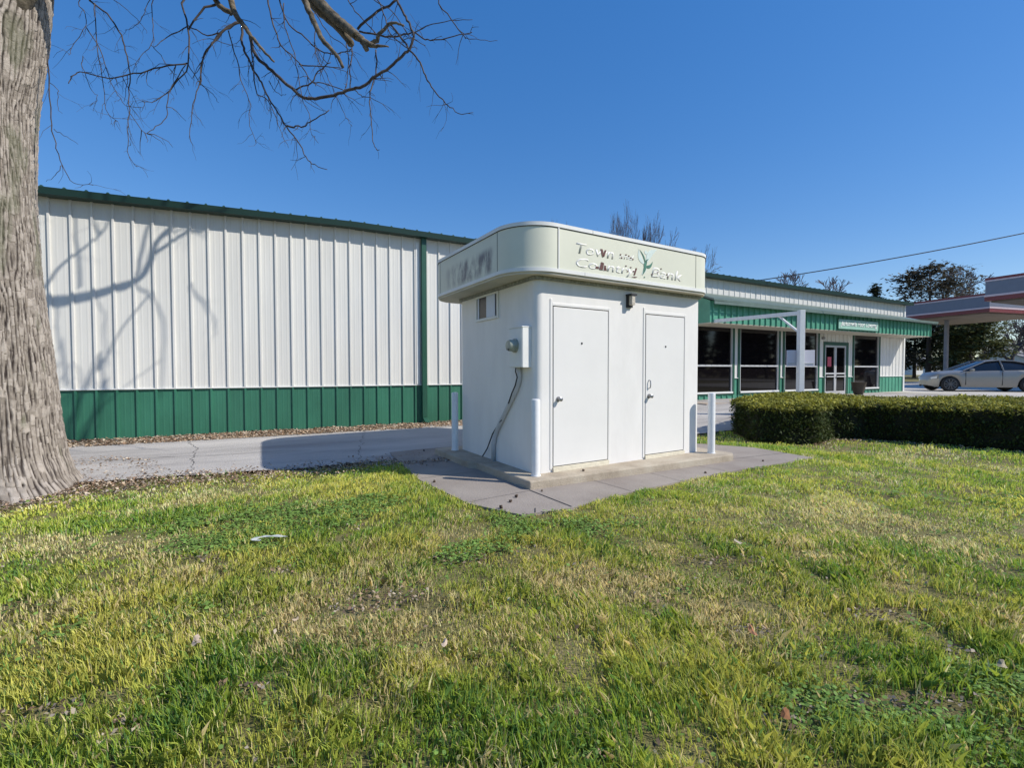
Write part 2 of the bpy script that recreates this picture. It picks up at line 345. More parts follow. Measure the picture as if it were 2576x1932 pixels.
def patch(x, y, L):
    r = np.zeros(np.shape(x))
    for px, py, a, b in L:
        p = at(px, py, 1.0); d = (p - Vector((0, 0, CH))); k = -CH / d.z; c = Vector((0, 0, CH)) + d * k
        dd = ((x - c.x) / a) ** 2 + ((y - c.y) / b) ** 2
        r = np.maximum(r, np.exp(-dd * .9))
    return r
def lawn_mask(x, y, m=.0):
    t, n = toB(x, y); k, q = toK(x, y)
    ok = n < drive_edge(t) - m + .10 * (vnoise(t, 0, 2.3, 5) - .5)
    ok &= ~inpoly(k, q, [(a * (1 if True else 1), b) for a, b in PAVE])
    ok &= ~((k > -1) & (k < 4) & (q > 0) & (q < 4))
    ok &= ~inpoly(x, y, HEDGE)
    ok &= np.hypot(x - TREE[0], y - TREE[1]) > .62
    return ok
def sample(r0, r1, dens, half=52):
    A = math.radians(half); area = A * (r1 * r1 - r0 * r0); N = int(area * dens)
    r = np.sqrt(rng.rand(N) * (r1 * r1 - r0 * r0) + r0 * r0); a = (rng.rand(N) * 2 - 1) * A
    return r * np.sin(a), r * np.cos(a)
BV = []; BC = []
for r0, r1, dens, wd, hh in [(1.3, 2.6, 13000, .0034, 1.0), (2.6, 4, 8500, .0042, 1.0), (4, 6.5, 4500, .0055, 1.0), (6.5, 10, 2000, .0085, 1.0), (10, 18, 500, .016, 1.0)]:
    x, y = sample(r0, r1, dens); k = lawn_mask(x, y); x, y = x[k], y[k]
    t, n = toB(x, y)
    bare = patch(x, y, BARE); clo = patch(x, y, CLOVER); n1 = fbm(x, y, 1.1, 1); n2 = fbm(x, y, 5, 9)
    ew = np.interp(t, [-2, 1, 2.2, 3.2, 4.5], [.9, .95, .75, .4, .25]); edge = S((n - drive_edge(t)) / ew + .5 * (fbm(x, y, 2.5, 77) - .5), -1, -.25) * S(6 - t, 0, 2)
    tr = 1 - S(np.hypot(x - TREE[0], y - TREE[1]), .75, 1.6)
    keep = rng.rand(len(x)) < (1 - .88 * S(bare + (n2 - .5) * 1.1, .25, .65)) * (1 - .5 * clo) * (1 - .8 * edge) * (1 - .92 * tr) * (.35 + .65 * S(n2, .28, .5))
    x, y = x[keep], y[keep]; N = len(x)
    n1 = fbm(x, y, 1.1, 1); n2 = fbm(x, y, 5, 9); n3 = fbm(x, y, 2.2, 21); straw = patch(x, y, STRAW); yel = patch(x, y, YEL)
    h = (.026 + .055 * S(n2, .3, .75) + .025 * S(n1, .4, .65)) * (.55 + .75 * rng.rand(N)); h *= (1 - .35 * straw) * hh
    h *= .75 + .25 * S(np.hypot(x, y), 6, 3)
    a = rng.rand(N) * 2 * np.pi; lean = (.12 + .68 * rng.rand(N) ** 1.5)
    la = 6.28 * fbm(x, y, .9, 33) * 1.5; dx = np.cos(a) * lean + .12 * np.cos(la); dy = np.sin(a) * lean + .12 * np.sin(la)
    wv = wd * (.6 + .8 * rng.rand(N)); fa = a + 1.57 + (rng.rand(N) - .5); wx = np.cos(fa) * wv / 2; wy = np.sin(fa) * wv / 2
    z0 = lawn_z(x, y) - .003
    P0 = np.stack([x, y, z0], -1); W = np.stack([wx, wy, 0 * wx], -1)
    P1 = P0 + np.stack([dx * h * .32, dy * h * .32, h * .62], -1); P2 = P0 + np.stack([dx * h * .95, dy * h * .95, h * (1.05 - .28 * lean)], -1)
    V = np.stack([P0 - W, P0 + W, P1 + W * .85, P2, P1 - W * .85], 1)
    g1 = np.array([.33, .48, .06]); g2 = np.array([.66, .68, .15]); g3 = np.array([.88, .79, .40]); g4 = np.array([.17, .34, .08])
    f = np.clip(n3 * 2.2 - .72 + .45 * yel + (rng.rand(N) - .5) * .35, 0, 1)[:, None]
    C = g1 * (1 - f) + g2 * f
    C = np.where((rng.rand(N) < .12 + .3 * S(1 - n3, .5, .8))[:, None], g4 * (.8 + .5 * rng.rand(N)[:, None]), C)
    dead = rng.rand(N) < np.clip(.08 + .55 * S(fbm(x, y, 1.7, 44), .5, .72) + .5 * straw, 0, .8)
    C = np.where(dead[:, None], g3 * (.6 + .5 * rng.rand(N)[:, None]), C)
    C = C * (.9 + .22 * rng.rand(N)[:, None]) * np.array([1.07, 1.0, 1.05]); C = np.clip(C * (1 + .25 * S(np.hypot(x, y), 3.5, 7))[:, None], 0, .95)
    BV.append(V); BC.append(C)
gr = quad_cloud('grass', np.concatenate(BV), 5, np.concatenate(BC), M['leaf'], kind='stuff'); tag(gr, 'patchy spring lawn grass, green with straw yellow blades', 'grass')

# clover and low weeds
BV = []; BC = []
for r0, r1, dens, sz in [(1.3, 3, 7500, .0085), (3, 5, 5600, .011), (5, 8, 3200, .015)]:
    x, y = sample(r0, r1, dens); k = lawn_mask(x, y); x, y = x[k], y[k]
    c = patch(x, y, CLOVER) + .35 * S(fbm(x, y, 2.6, 55), .56, .7) * .7
    k = rng.rand(len(x)) < S(c + 1.5 * (fbm(x, y, 3.5, 60) - .5), .25, .95) * .8 + .012; x, y = x[k], y[k]; N = len(x)
    z = lawn_z(x, y) + .012 + .035 * rng.rand(N) ** .8
    s_ = sz * (.6 + .8 * rng.rand(N)); a = rng.rand(N) * 6.28
    ux = np.stack([np.cos(a), np.sin(a), (rng.rand(N) - .5) * .9], -1) * s_[:, None]; vx = np.stack([-np.sin(a), np.cos(a), (rng.rand(N) - .5) * .9], -1) * s_[:, None]
    P = np.stack([x, y, z], -1)
    V = np.stack([P - ux * .9, P - vx * .8 - ux * .3, P - vx * .7 + ux * .6, P + ux, P + vx * .7 + ux * .6, P + vx * .8 - ux * .3], 1)
    C = np.array([.20, .33, .075]) * (.55 + .9 * rng.rand(N)[:, None]) + np.array([.03, .03, 0]) * rng.rand(N)[:, None]
    BV.append(V); BC.append(C)
cl = quad_cloud('clover', np.concatenate(BV), 6, np.concatenate(BC), M['leaf'], kind='stuff'); tag(cl, 'dark green patches of clover and low weeds spread through the lawn', 'weeds')

# dry leaf litter
def flakes(x, y, z, sz, cols):
    N = len(x); a = rng.rand(N) * 6.28; s_ = sz * (.5 + rng.rand(N))
    tl = (rng.rand(N, 2) - .5) * 1.4
    ux = np.stack([np.cos(a), np.sin(a), tl[:, 0]], -1) * s_[:, None]; vx = np.stack([-np.sin(a), np.cos(a), tl[:, 1]], -1) * (s_ * .6)[:, None]
    P = np.stack([x, y, z], -1); up = np.array([0, 0, 1.0]) * (s_ * .35)[:, None]
    return np.stack([P - ux, P - vx + up, P + ux, P + vx + up * .4], 1), cols
N = 26000; t = rng.rand(N) * 17 - 9; n = -1.0 * rng.rand(N) ** .8 - .02; p = np.array([fromB(a, b).xy for a, b in zip(t, n)]); x1, y1 = p[:, 0], p[:, 1]
k = rng.rand(N) < .25 + .75 * S(fbm(x1, y1, 3, 70), .35, .6); x1, y1 = x1[k], y1[k]
N = 9000; t = rng.rand(N) * 10 - 3.5; n = drive_edge(t) - .18 + .24 * rng.randn(N) - .25 * S(-t, -3, -1) * rng.rand(N); p = np.array([fromB(a, b).xy for a, b in zip(t, n)]); x2, y2 = p[:, 0], p[:, 1]
N = 9000; a = rng.rand(N) * 6.28; r = .6 + 1.1 * rng.rand(N) ** 1.6; x3, y3 = TREE[0] + r * np.cos(a), TREE[1] + r * np.sin(a)
x4, y4 = sample(1.3, 8, 2200); bb = patch(x4, y4, BARE); k = lawn_mask(x4, y4) & (rng.rand(len(x4)) < S(bb + 1.2 * (fbm(x4, y4, 5, 80) - .5), .25, .8) * .8 + .010); x4, y4 = x4[k], y4[k]
hx = np.concatenate([np.linspace(a[0], b[0], 350) for a, b in zip(HEDGE[2:6], HEDGE[3:7])]); hy = np.concatenate([np.linspace(a[1], b[1], 350) for a, b in zip(HEDGE[2:6], HEDGE[3:7])])
x5 = hx - .05 + .12 * rng.randn(len(hx)); y5 = hy - .12 + .1 * rng.randn(len(hx)); k = rng.rand(len(hx)) < .5; x5, y5 = x5[k], y5[k]
x = np.concatenate([x1, x2, x3, x4, x5]); y = np.concatenate([y1, y2, y3, y4, y5]); N = len(x)
pal = np.array([[.26, .17, .11], [.36, .26, .17], [.16, .10, .06], [.48, .40, .30], [.30, .25, .20], [.11, .08, .055]])
C = pal[rng.randint(0, 6, N)] * (1.0 + .6 * rng.rand(N)[:, None])
i4 = (np.arange(N) >= len(x1) + len(x2) + len(x3)) & (np.arange(N) < len(x1) + len(x2) + len(x3) + len(x4)); C = C * np.where(i4, .72, 1)[:, None]
sz = np.where(np.arange(N) < len(x1), .022, np.where(i4, .011, .016))
V, C = flakes(x, y, lawn_z(x, y) + .02 + .02 * rng.rand(N) + np.where(np.arange(N) < len(x1) + len(x2), .012, 0), sz, C)
lf = quad_cloud('leaf_litter', V, 4, C, M['litter'], kind='stuff'); tag(lf, 'brown dry leaves along the wall, under the tree and in bare lawn patches', 'dry leaves')

# ------------------------------------------------------------------ long metal building
bld = empty('metal_building', B0, BA)
tag(bld, 'long white metal building with green lower walls, green roof edge and a glazed shop front', 'building')
def ez(t): return float(np.interp(t, [-16, -.3, 5, 9, 16.5, 29.9], [4.62, 4.73, 4.86, 4.82, 4.757, 4.61]))
def ribbed(mb, t0, t1, z0, z1, s=.3048, ph=0., y=0., rib=.032, minor=True, mi=0, step=None):
    pts = []
    k0 = math.floor((t0 - ph) / s) - 1
    for k in range(k0, int((t1 - ph) / s) + 3):
        c = ph + k * s
        pts += [(c - .024, 0), (c - .016, rib), (c + .016, rib), (c + .024, 0)]
        if minor:
            for q in (s / 3, 2 * s / 3): pts += [(c + q - .018, 0), (c + q - .008, .0016), (c + q + .008, .0016), (c + q + .018, 0)]
    inner = [p for p in pts if t0 < p[0] < t1]
    pts = [(t0, 0)] + inner + [(t1, 0)]
    f0 = z0 if callable(z0) else (lambda t: z0); f1 = z1 if callable(z1) else (lambda t: z1)
    vs = []
    for t, d in pts: vs += [(t, y - d, f0(t)), (t, y - d, f1(t))]
    mb.add(vs, [(2 * i, 2 * i + 2, 2 * i + 3, 2 * i + 1) for i in range(len(pts) - 1)], mi)
wt = lambda t: ez(t) - .10
TE = 29.6
bw = MB(); ribbed(bw, -16, 15.6, 1.122, wt); bw.build('wall_panel', M['white_panel'], bld)
bw = MB(); ribbed(bw, 15.6, TE, 3.3, wt, s=.283, ph=.1, rib=.016); bw.build('wall_panel', M['white_panel'], bld)
gw = MB(); ribbed(gw, -16, 15.6, .15, 1.119, y=.012); gw.build('wainscot', M['green_panel'], bld)
body = MB(); body.box(-16, 15.7, .03, 14, .0, 4.5); body.box(15.7, TE - .03, .6, 14, .0, 4.4); body.box(15.6, TE - .03, .03, .6, 3.1, 4.4); body.box(TE - .03, TE, .03, 14, .0, 4.4)
body.build('wall_core', M['white_trim'], bld)
tr = MB(); tr.box(-16, 15.6, -.030, .0, 1.10, 1.124); tr.build('wainscot_cap', M['white_trim'], bld, bevel=.004)
bt = MB(); bt.box(-16, 15.6, .008, .03, .05, .155); bt.build('base_shade', M['dark'], bld)  # dark strip painting in the shadowed recess under the green panel
# corner trims and downspout
for bb_ in [(6.42, 6.50, -.040, .02, 1.13, 4.62), (TE - .09, TE + .02, -.040, .03, .45, ez(TE) - .14)]: MB().box(*bb_).build('corner_trim', M['white_trim'], bld)
d2 = MB(); d2.box(6.54, 6.66, -.125, -.03, .30, ez(6.6) - .12); d2.hexa([(6.54, -.125, .30), (6.66, -.125, .30), (6.66, -.03, .30), (6.54, -.03, .30)][::-1], [(6.56, -.30, .20), (6.68, -.30, .20), (6.68, -.24, .14), (6.56, -.24, .14)][::-1])
dso = d2.build('downspout', M['green_trim'], bld, bevel=.008)
# roof with ribs and eave gutter
rf = MB(); ts = [-16.1, -.3, 5, 9, 16.5, TE + .25]
for a, b in zip(ts[:-1], ts[1:]):
    for (tA, tB, lift0, lift1) in [(a, b, 0, 0)]:
        rf.hexa([(a, -.23, ez(a) - .03), (b, -.23, ez(b) - .03), (b, 14.2, ez(b) + .6), (a, 14.2, ez(a) + .6)], [(a, -.23, ez(a)), (b, -.23, ez(b)), (b, 14.2, ez(b) + .63), (a, 14.2, ez(a) + .63)])
k = -52
while k * .3048 < TE + .2:
    t = k * .3048
    z = ez(t) + .002
    if t > -16: rf.hexa([(t - .03, -.25, z - .01), (t + .03, -.25, z - .01), (t + .03, 14, z + .62), (t - .03, 14, z + .62)], [(t - .012, -.25, z + .016), (t + .012, -.25, z + .016), (t + .012, 14, z + .648), (t - .012, 14, z + .648)])
    k += 1
rf.build('roof', M['green_roof'], bld)
gt = MB()
for a, b in zip(ts[:-1], ts[1:]):
    gt.hexa([(a, -.245, ez(a) - .13), (b, -.245, ez(b) - .13), (b, .0, ez(b) - .115), (a, .0, ez(a) - .13)], [(a, -.265, ez(a) - .012), (b, -.265, ez(b) - .012), (b, .0, ez(b) - .035), (a, .0, ez(a) - .035)])
gt.build('gutter', M['gutter'], bld)
# porch slab under the shop front
ps = MB(); ps.box(15.0, 29.9, -1.35, .03, .2, .44); o = ps.build('porch_slab', M['tan_block'], bld, bevel=.01)
# shop front wall pieces
s2 = .283
def pier(a, b):
    sf = MB(); sg = MB(); ribbed(sf, a, b, 1.20, 3.3, s=s2, ph=.05, y=0, rib=.016); ribbed(sg, a, b, .45, 1.197, s=s2, ph=.05, y=.006, rib=.02)
    sf.build('wall_panel', M['white_panel'], bld); sg.build('wainscot', M['green_awning'], bld)
for a, b in [(15.6, 15.8), (17.93, 18.12), (20.50, 20.66), (22.98, 23.26), (25.02, 25.36), (27.52, TE)]: pier(a, b)
sf = MB(); ribbed(sf, 23.26, 25.02, 2.62, 3.3, s=s2, ph=.05); sf.build('wall_panel', M['white_panel'], bld)
for a, b in [(15.8, 17.93), (18.12, 20.5), (20.66, 22.98), (25.36, 27.52)]:
    sg = MB(); ribbed(sg, a, b, .45, .60, s=s2, ph=.05, y=.006); sg.build('wainscot', M['green_awning'], bld); sf = MB(); ribbed(sf, a, b, 3.12, 3.3, s=s2); sf.build('wall_panel', M['white_panel'], bld)
for a, b in [(17.93, 18.12), (20.5, 20.66), (22.98, 23.26), (25.02, 25.36), (27.52, TE)]: MB().box(a, b, -.036, .0, 1.18, 1.202).build('wainscot_cap', M['white_trim'], bld)
def shop_window(a, b, z0=.60, z1=3.12):
    fr = MB(); w_ = .10
    fr.box(a, b, -.035, .05, z1 - w_, z1); fr.box(a, b, -.035, .05, z0, z0 + .06); fr.box(a, a + w_, -.033, .05, z0 + .06, z1 - w_); fr.box(b - w_, b, -.033, .05, z0 + .06, z1 - w_)
    f = fr.build('window', M['green_trim'], bld)
    i = MB(); x0, x1, y0, y1 = a + w_, b - w_, z0 + .06, z1 - w_; q = .045
    i.box(x0, x1, -.02, .04, y1 - q, y1); i.box(x0, x0 + q, -.018, .04, y0, y1 - q); i.box(x1 - q, x1, -.018, .04, y0, y1 - q); i.box(x0 + q, x1 - q, -.018, .04, 1.60, 1.66)
    i.build('frame', M['gray_trim'], f)
    s = MB(); s.box(x0 + .003, x1 - .003, -.06, .04, y0 - .01, y0 + .05); s.build('sill', M['white_trim'], f)
    gl = MB(); gl.box(x0 + .01, x1 - .01, .035, .045, y0 + .05, y1 - .01); gl.build('pane', M['glass'], f)
for a, b in [(15.8, 17.93), (18.12, 20.5), (20.66, 22.98), (25.36, 27.52)]: shop_window(a, b)
# entrance
fr = MB(); fr.box(23.26, 25.02, -.035, .05, 2.50, 2.64); fr.box(23.26, 23.36, -.033, .05, .44, 2.50); fr.box(24.86, 25.02, -.033, .05, .44, 2.50)
fd = fr.build('entrance', M['green_trim'], bld)
for (a, b) in [(23.36, 24.10), (24.11, 24.86)]:
    i = MB(); i.box(a, b, -.02, .03, 2.42, 2.50); i.box(a, a + .07, -.018, .03, .46, 2.42); i.box(b - .07, b, -.018, .03, .46, 2.42); i.box(a + .07, b - .07, -.018, .03, .46, .60); i.box(a + .07, b - .07, -.019, .03, 1.30, 1.36)
    i.build('door', M['gray_trim'], fd)
for pa_ in ((23.42, 24.05), (24.17, 24.8)): MB().box(*pa_, .01, .02, .6, 2.42).build('pane', M['glass'], fd)
pp = MB(); pp.box(23.58, 23.84, -.0, .008, 1.62, 2.02); pp.build('notice', M['paper'], fd)
for pa_ in ((23.44, 24.05), (24.15, 24.80)): MB().tube([(pa_[0], -.05, 1.2), (pa_[1], -.05, 1.2)], .022, 6).build('push_bar', M['gray_trim'], fd)
lt = MB(); lt.tube([(23.2, -.09, 2.78), (23.2, -.0, 2.78)], [.05, .07], 10); lt.build('wall_lamp', M['steel'], bld)
# awning
AO = -1.0; A0_, A1_ = 15.52, 29.55
ft = lambda t: 3.67 - .011 * (t - 15.5); jt = lambda t: 4.06 - .012 * (t - 16.4)
aw = MB(); ribbed(aw, A0_, A1_, 2.985, ft, s=s2, ph=.08, y=AO, rib=.040, minor=False)
aw.add([(A0_, AO, 2.985), (A0_, AO, ft(A0_)), (A0_, .0, jt(A0_)), (A0_, .0, 2.985)], [(0, 1, 2, 3)]); aw.add([(A1_, AO, 2.985), (A1_, AO, ft(A1_)), (A1_, -.03, jt(A1_)), (A1_, -.03, 2.985)], [(3, 2, 1, 0)])
awo = aw.build('awning', M['green_awning'], bld)
ar = MB(); ar.hexa([(A0_ - .08, AO - .22, ft(A0_) - .03), (A1_ + .08, AO - .22, ft(A1_) - .03), (A1_ + .08, -.03, jt(A1_) + .0), (A0_ - .08, -.03, jt(A0_))], [(A0_ - .08, AO - .22, ft(A0_) + .03), (A1_ + .08, AO - .22, ft(A1_) + .03), (A1_ + .08, -.03, jt(A1_) + .06), (A0_ - .08, -.03, jt(A0_) + .06)])
ar.box(A0_ - .08, A1_ + .08, AO - .245, AO - .222, ft(22) - .07, ft(22) + .02)
ar.build('awning_roof', M['awn_roof'], awo)
sfm = MB(); sfm.box(A0_, A1_, AO + .005, -.036, 2.965, 2.983); sfm.build('soffit', M['soffit'], awo)

# shop sign on the awning
sg_ = empty('shop_sign', fromB(22.35, AO - .04, 3.05), BA); tag(sg_, 'mint shop sign with white script lettering on the green awning', 'sign')
q = MB(); q.box(0, 2.75, -.03, .0, .0, .36); q.build('board', M['awn_sign'], sg_, bevel=.006)
q = MB(); q.box(-.02, 2.77, -.036, .004, -.02, -.002); q.box(-.02, 2.77, -.036, .004, .362, .38); q.build('frame', M['green_trim'], sg_)
text('lettering', "Jacksonville Floor Covering", M['awn_letters'], sg_, (.10, -.034, .06), 2.55, .25, shear=.45, bold=.012, extrude=.006)

# planter by the door
pl = empty('planter', fromB(24.4, -.75, .44), BA); tag(pl, 'round brown planter beside the glass shop door', 'planter')
q = MB(); q.tube([(0, 0, 0), (0, 0, .3), (0, 0, .52), (0, 0, .54)], [.14, .22, .26, .28], 18); q.build('pot', M['pot'], pl, angle=40)

# ------------------------------------------------------------------ white frame post in front of the shop
fp = empty('frame_post', (7.42, 11.8, 0), 0); tag(fp, 'white steel post with a long arm reaching to the shop awning and a diagonal brace', 'post')
q = MB(); q.box(-.068, .068, -.068, .068, gz(7.4, 11.8), 3.0); q.build('post', M['white_pipe'], fp, bevel=.006)
E2 = at(1784, 809, 14.75) - Vector((7.42, 11.8, 0)); T0 = Vector((0, 0, 2.93))
def beam(mb, a, b, w_=.05, h_=.06):
    d = (b - a).normalized(); s_ = d.cross(Vector((0, 0, 1))).normalized() * w_; u_ = s_.cross(d).normalized() * h_
    mb.hexa([a - s_ - u_, a + s_ - u_, a + s_ + u_, a - s_ + u_], [b - s_ - u_, b + s_ - u_, b + s_ + u_, b - s_ + u_])
dr = (E2 - T0).normalized()
q = MB(); beam(q, T0 + dr * .075, E2, .045, .05); q.build('arm', M['white_pipe'], fp)
q = MB(); beam(q, Vector((0, 0, 2.45)) + Vector((dr.x, dr.y, 0)) * .07, T0 + dr * .62 - Vector((0, 0, .05)), .022, .022); q.build('brace', M['white_pipe'], fp)
sp_ = MB(); a0 = at(1978, 881, 11.92); a1 = at(2047, 921, 11.92)
bs = empty('blank_sign', (0, 0, 0)); tag(bs, 'blank pale sign board fixed behind the white post', 'sign')
bs.location = (a0.x, 11.88, a1.z)
sp_.box(0, a1.x - a0.x, .0, .03, 0, a0.z - a1.z); sp_.build('board', M['gray_panel'], bs, bevel=.004)
q = MB(); q.box(.02, a1.x - a0.x - .02, -.012, -.001, .06, .085); q.build('rail', M['gray_trim'], bs)

# ------------------------------------------------------------------ kiosk
kk = empty('kiosk', K0, KA); tag(kk, 'small white drive-up bank kiosk with two doors and a rounded cream sign band', 'kiosk')
def rrect(x0, x1, y0, y1, rs, seg=12):
    pts = []
    cs = [(x0, y0, 180, rs[0]), (x1, y0, 270, rs[1]), (x1, y1, 0, rs[2]), (x0, y1, 90, rs[3])]
    for (cx, cy, a0, r) in cs:
        ox = cx + (r if cx == x0 else -r); oy = cy + (r if cy == y0 else -r)
        for i in range(seg + 1):
            a = R(a0 + 90 * i / seg); pts.append((ox + r * math.cos(a), oy + r * math.sin(a)))
    return pts
KW, KD = 3.13, 2.2
MB().prism(rrect(0, KW, 0, KD, (.10, .04, .04, .04), 8), .149, 2.62).build('wall', M['kiosk'], kk, angle=30)
bx = (-.36, 3.31, -.19, 2.66); rr = (.55, .42, .42, .42)
def inset(d): return (bx[0] + d, bx[1] - d, bx[2] + d, bx[3] - d), tuple(r - d for r in rr)
b_, r_ = inset(.012)
bo = MB().prism(rrect(*b_, r_, 16), 2.66, 3.23).build('sign_band', M['band'], kk, angle=30)
b_, r_ = inset(0)
t1 = MB(); t1.prism(rrect(*b_, r_, 16), 2.655, 2.70); t1.prism(rrect(*b_, r_, 16), 3.205, 3.25)
jl = MB(); b_, r_ = inset(.006); jl.prism(rrect(*b_, r_, 16), 3.196, 3.204); jl.build('seam', M['gap'], kk)
t1.build('band_trim', M['white_trim'], kk, angle=30)
b_, r_ = inset(.02); MB().prism(rrect(*b_, r_, 16), 2.625, 2.654).build('soffit', M['soffit'], kk, angle=30)
b_, r_ = (-.04, KW + .04, -.04, KD + .04), (.07,) * 4; MB().prism(rrect(*b_, r_, 6), 2.585, 2.624).build('wall_flashing', mat('dull grey flashing', (.24, .25, .22), .7, var=.4, vscale=20), kk, angle=30)
sm = MB()
sm.box(.205, .222, -.186, -.172, 2.70, 3.205)
sm.build('seam', M['white_trim'], kk)
for bb_ in [(.198, .205, -.1805, -.172, 2.70, 3.205), (2.80, 2.806, -.1805, -.172, 2.70, 3.205), (-.3505, -.342, .352, .359, 2.70, 3.205), (-.3505, -.342, 2.235, 2.242, 2.70, 3.205), (.62, .624, -.1905, -.18, 2.656, 2.70), (.75, .755, -.1905, -.18, 3.206, 3.249)]: MB().box(*bb_).build('seam', M['gap'], kk)
# doors
def kdoor(a, b, z0, z1, knobx, knobz):
    g_ = MB(); g_.box(a - .012, b + .012, -.002, .02, z0 - .01, z1 + .012); d = g_.build('door', M['gap'], kk)
    l = MB(); l.box(a, b - .0, -.010, .0, z0, z1); l.build('leaf', M['kiosk_door'], d, bevel=.003)
    f = MB(); f.box(a - .05, a - .013, -.009, .01, z0 - .04, z1 + .10); f.box(b + .013, b + .05, -.009, .01, z0 - .04, z1 + .05); f.box(a - .012, b + .012, -.009, .01, z1 + .013, z1 + .05)
    f.build('frame', M['kiosk_door'], d, bevel=.003)
    s = MB(); s.box(a - .012, b + .012, -.03, .01, .151, z0 - .011); s.build('threshold', M['cream'], d)
    k_ = MB(); k_.tube([(knobx, -.010, knobz), (knobx, -.022, knobz), (knobx, -.023, knobz), (knobx, -.045, knobz), (knobx, -.05, knobz), (knobx, -.075, knobz), (knobx, -.082, knobz)], [.034, .032, .012, .013, .026, .028, .018], 14)
    k_.build('knob', M['steel'], d, angle=40)
    p = MB(); p.tube([((a + b) / 2, -.008, 1.81), ((a + b) / 2, -.018, 1.81)], [.016, .012], 10); p.build('peephole', M['dark'], d)
    return d
kdoor(.262, 1.185, .225, 2.262, .336, 1.085)
d = kdoor(1.925, 2.762, .215, 2.265, 1.99, 1.075)
pu = MB(); pu.tube([(1.99, -.012, 1.31), (1.99, -.04, 1.30), (1.99, -.045, 1.25), (1.99, -.04, 1.20), (1.99, -.012, 1.19)], .008, 6); pu.build('pull_handle', M['steel'], d)
# wall lamp
q = MB(); q.box(1.53, 1.63, -.035, .0, 2.34, 2.52); q.box(1.525, 1.635, -.11, -.0, 2.50, 2.525); wl = q.build('wall_lamp', M['dark'], kk)
q = MB(); q.box(1.548, 1.612, -.10, -.036, 2.37, 2.499); q.build('lamp_glass', mat('lamp glass', (.55, .5, .42), .3, var=.3, vscale=40), wl, bevel=.006)
# side window
q = MB(); q.box(-.022, .0, .93, .965, 2.20, 2.58); q.box(-.022, .0, 1.595, 1.63, 2.20, 2.58); q.box(-.022, .0, .965, 1.595, 2.55, 2.58); q.box(-.026, .0, .965, 1.595, 2.20, 2.235)
kw_ = q.build('window', M['white_trim'], kk)
q = MB(); q.box(-.004, -.001, .965, 1.595, 2.235, 2.55); q.build('pane', mat('black pane', (.012, .010, .012), .3), kw_)
ms_ = mat('blue white sash', (.55, .62, .74), .4)
for bb_ in [(-.014, -.005, 1.03, 1.29, 2.24, 2.548), (-.012, -.005, 1.53, 1.575, 2.24, 2.548)]: MB().box(*bb_).build('sash', ms_, kw_)
# meter box, meter, conduit
q = MB(); q.box(-.13, .0, .105, .42, 1.49, 2.0); q.box(-.138, -.13, .11, .415, 1.50, 1.985); q.box(-.142, .0, .10, .425, 1.995, 2.008); mbx = q.build('meter_box', M['white_trim'], kk, bevel=.004)
q = MB(); q.tube([(-.138, .27, 1.77), (-.155, .27, 1.77), (-.156, .27, 1.77), (-.22, .27, 1.77), (-.245, .27, 1.77), (-.25, .27, 1.77)], [.090, .090, .077, .074, .062, .02], 24); q.build('meter', M['meter'], mbx, angle=35)
q = MB(); q.box(-.252, -.2505, .235, .262, 1.70, 1.73); q.box(-.252, -.2505, .28, .293, 1.71, 1.73); q.build('meter_lock', M['dark'], mbx)
def lw(px, py, off):       # photo position on the kiosk's left wall -> kiosk frame
    p = at(px, py, 5); o_ = Vector((0, 0, CH)); d_ = p - o_; c, s = math.cos(KA), math.sin(KA)
    cx, cy = toK(0, 0); dx = d_.x * c + d_.y * s; dy = -d_.x * s + d_.y * c
    k = (off - cx) / dx; return Vector((off, cy + dy * k, CH + d_.z * k))
q = MB(); q.tube([lw(*p, -.03) for p in [(1306, 923), (1307, 945), (1305, 962), (1298, 982), (1275, 1030), (1252, 1078), (1245, 1098), (1241, 1120), (1241, 1160)]], .033, 8); q.build('conduit', M['gray_trim'], kk, smooth=True)
q = MB(); q.tube([lw(*p, -.065) for p in [(1298, 922), (1297, 935), (1301, 949), (1296, 970), (1288, 988), (1279, 1015)]], .009, 6); q.tube([lw(*p, -.05) for p in [(1262, 1056), (1246, 1080), (1239, 1092), (1226, 1128), (1214, 1148)]], .010, 6)
q.build('cable', M['dark'], kk, smooth=True)
q = MB()   # electrical stubs on the wall
q.box(-.012, 0, .56, .58, 1.985, 1.999); q.box(-.008, 0, .46, .55, 1.998, 2.004); q.build('bracket', M['dark'], kk)

# lettering of the faded sign
yf = -.1785
def kt(s, x, z, w_, h_, m='letters', n='lettering', ex=.003, dy=0, shear=.2, bold=.010): return text(n, s, M[m], bo, (x, yf - dy, z), w_, h_, shear=shear, bold=bold, extrude=ex)
kt("Town", .488, 2.926, .64, .135, ex=.0012)
kt("and", 1.224, 2.953, .268, .076, ex=.0012, bold=.004)
kt("Country", .484, 2.718, 1.04, .160, ex=.0012)
kt("Bank", 1.834, 2.768, .66, .145, ex=.0012)
q = MB()
def sl_(x0, z0, x1, z1, w_, k=1.35):
    w_ *= k
    MB().hexa([(x0, yf - .0048, z0), (x0 + w_, yf - .0048, z0), (x1 + w_, yf - .0048, z1), (x1, yf - .0048, z1)], [(x0, yf - .003, z0), (x0 + w_, yf - .003, z0), (x1 + w_, yf - .003, z1), (x1, yf - .003, z1)]).build('vinyl_remnant', M['maroon'], bo)
sl_(.918, 2.94, .888, 3.035, .028); sl_(.925, 2.94, .965, 3.03, .022); sl_(.80, 2.772, .815, 2.80, .04); sl_(.868, 2.765, .90, 2.865, .022); sl_(.90, 2.765, .92, 2.86, .024); sl_(.945, 2.765, .96, 2.83, .022); sl_(.975, 2.765, .965, 2.80, .018)
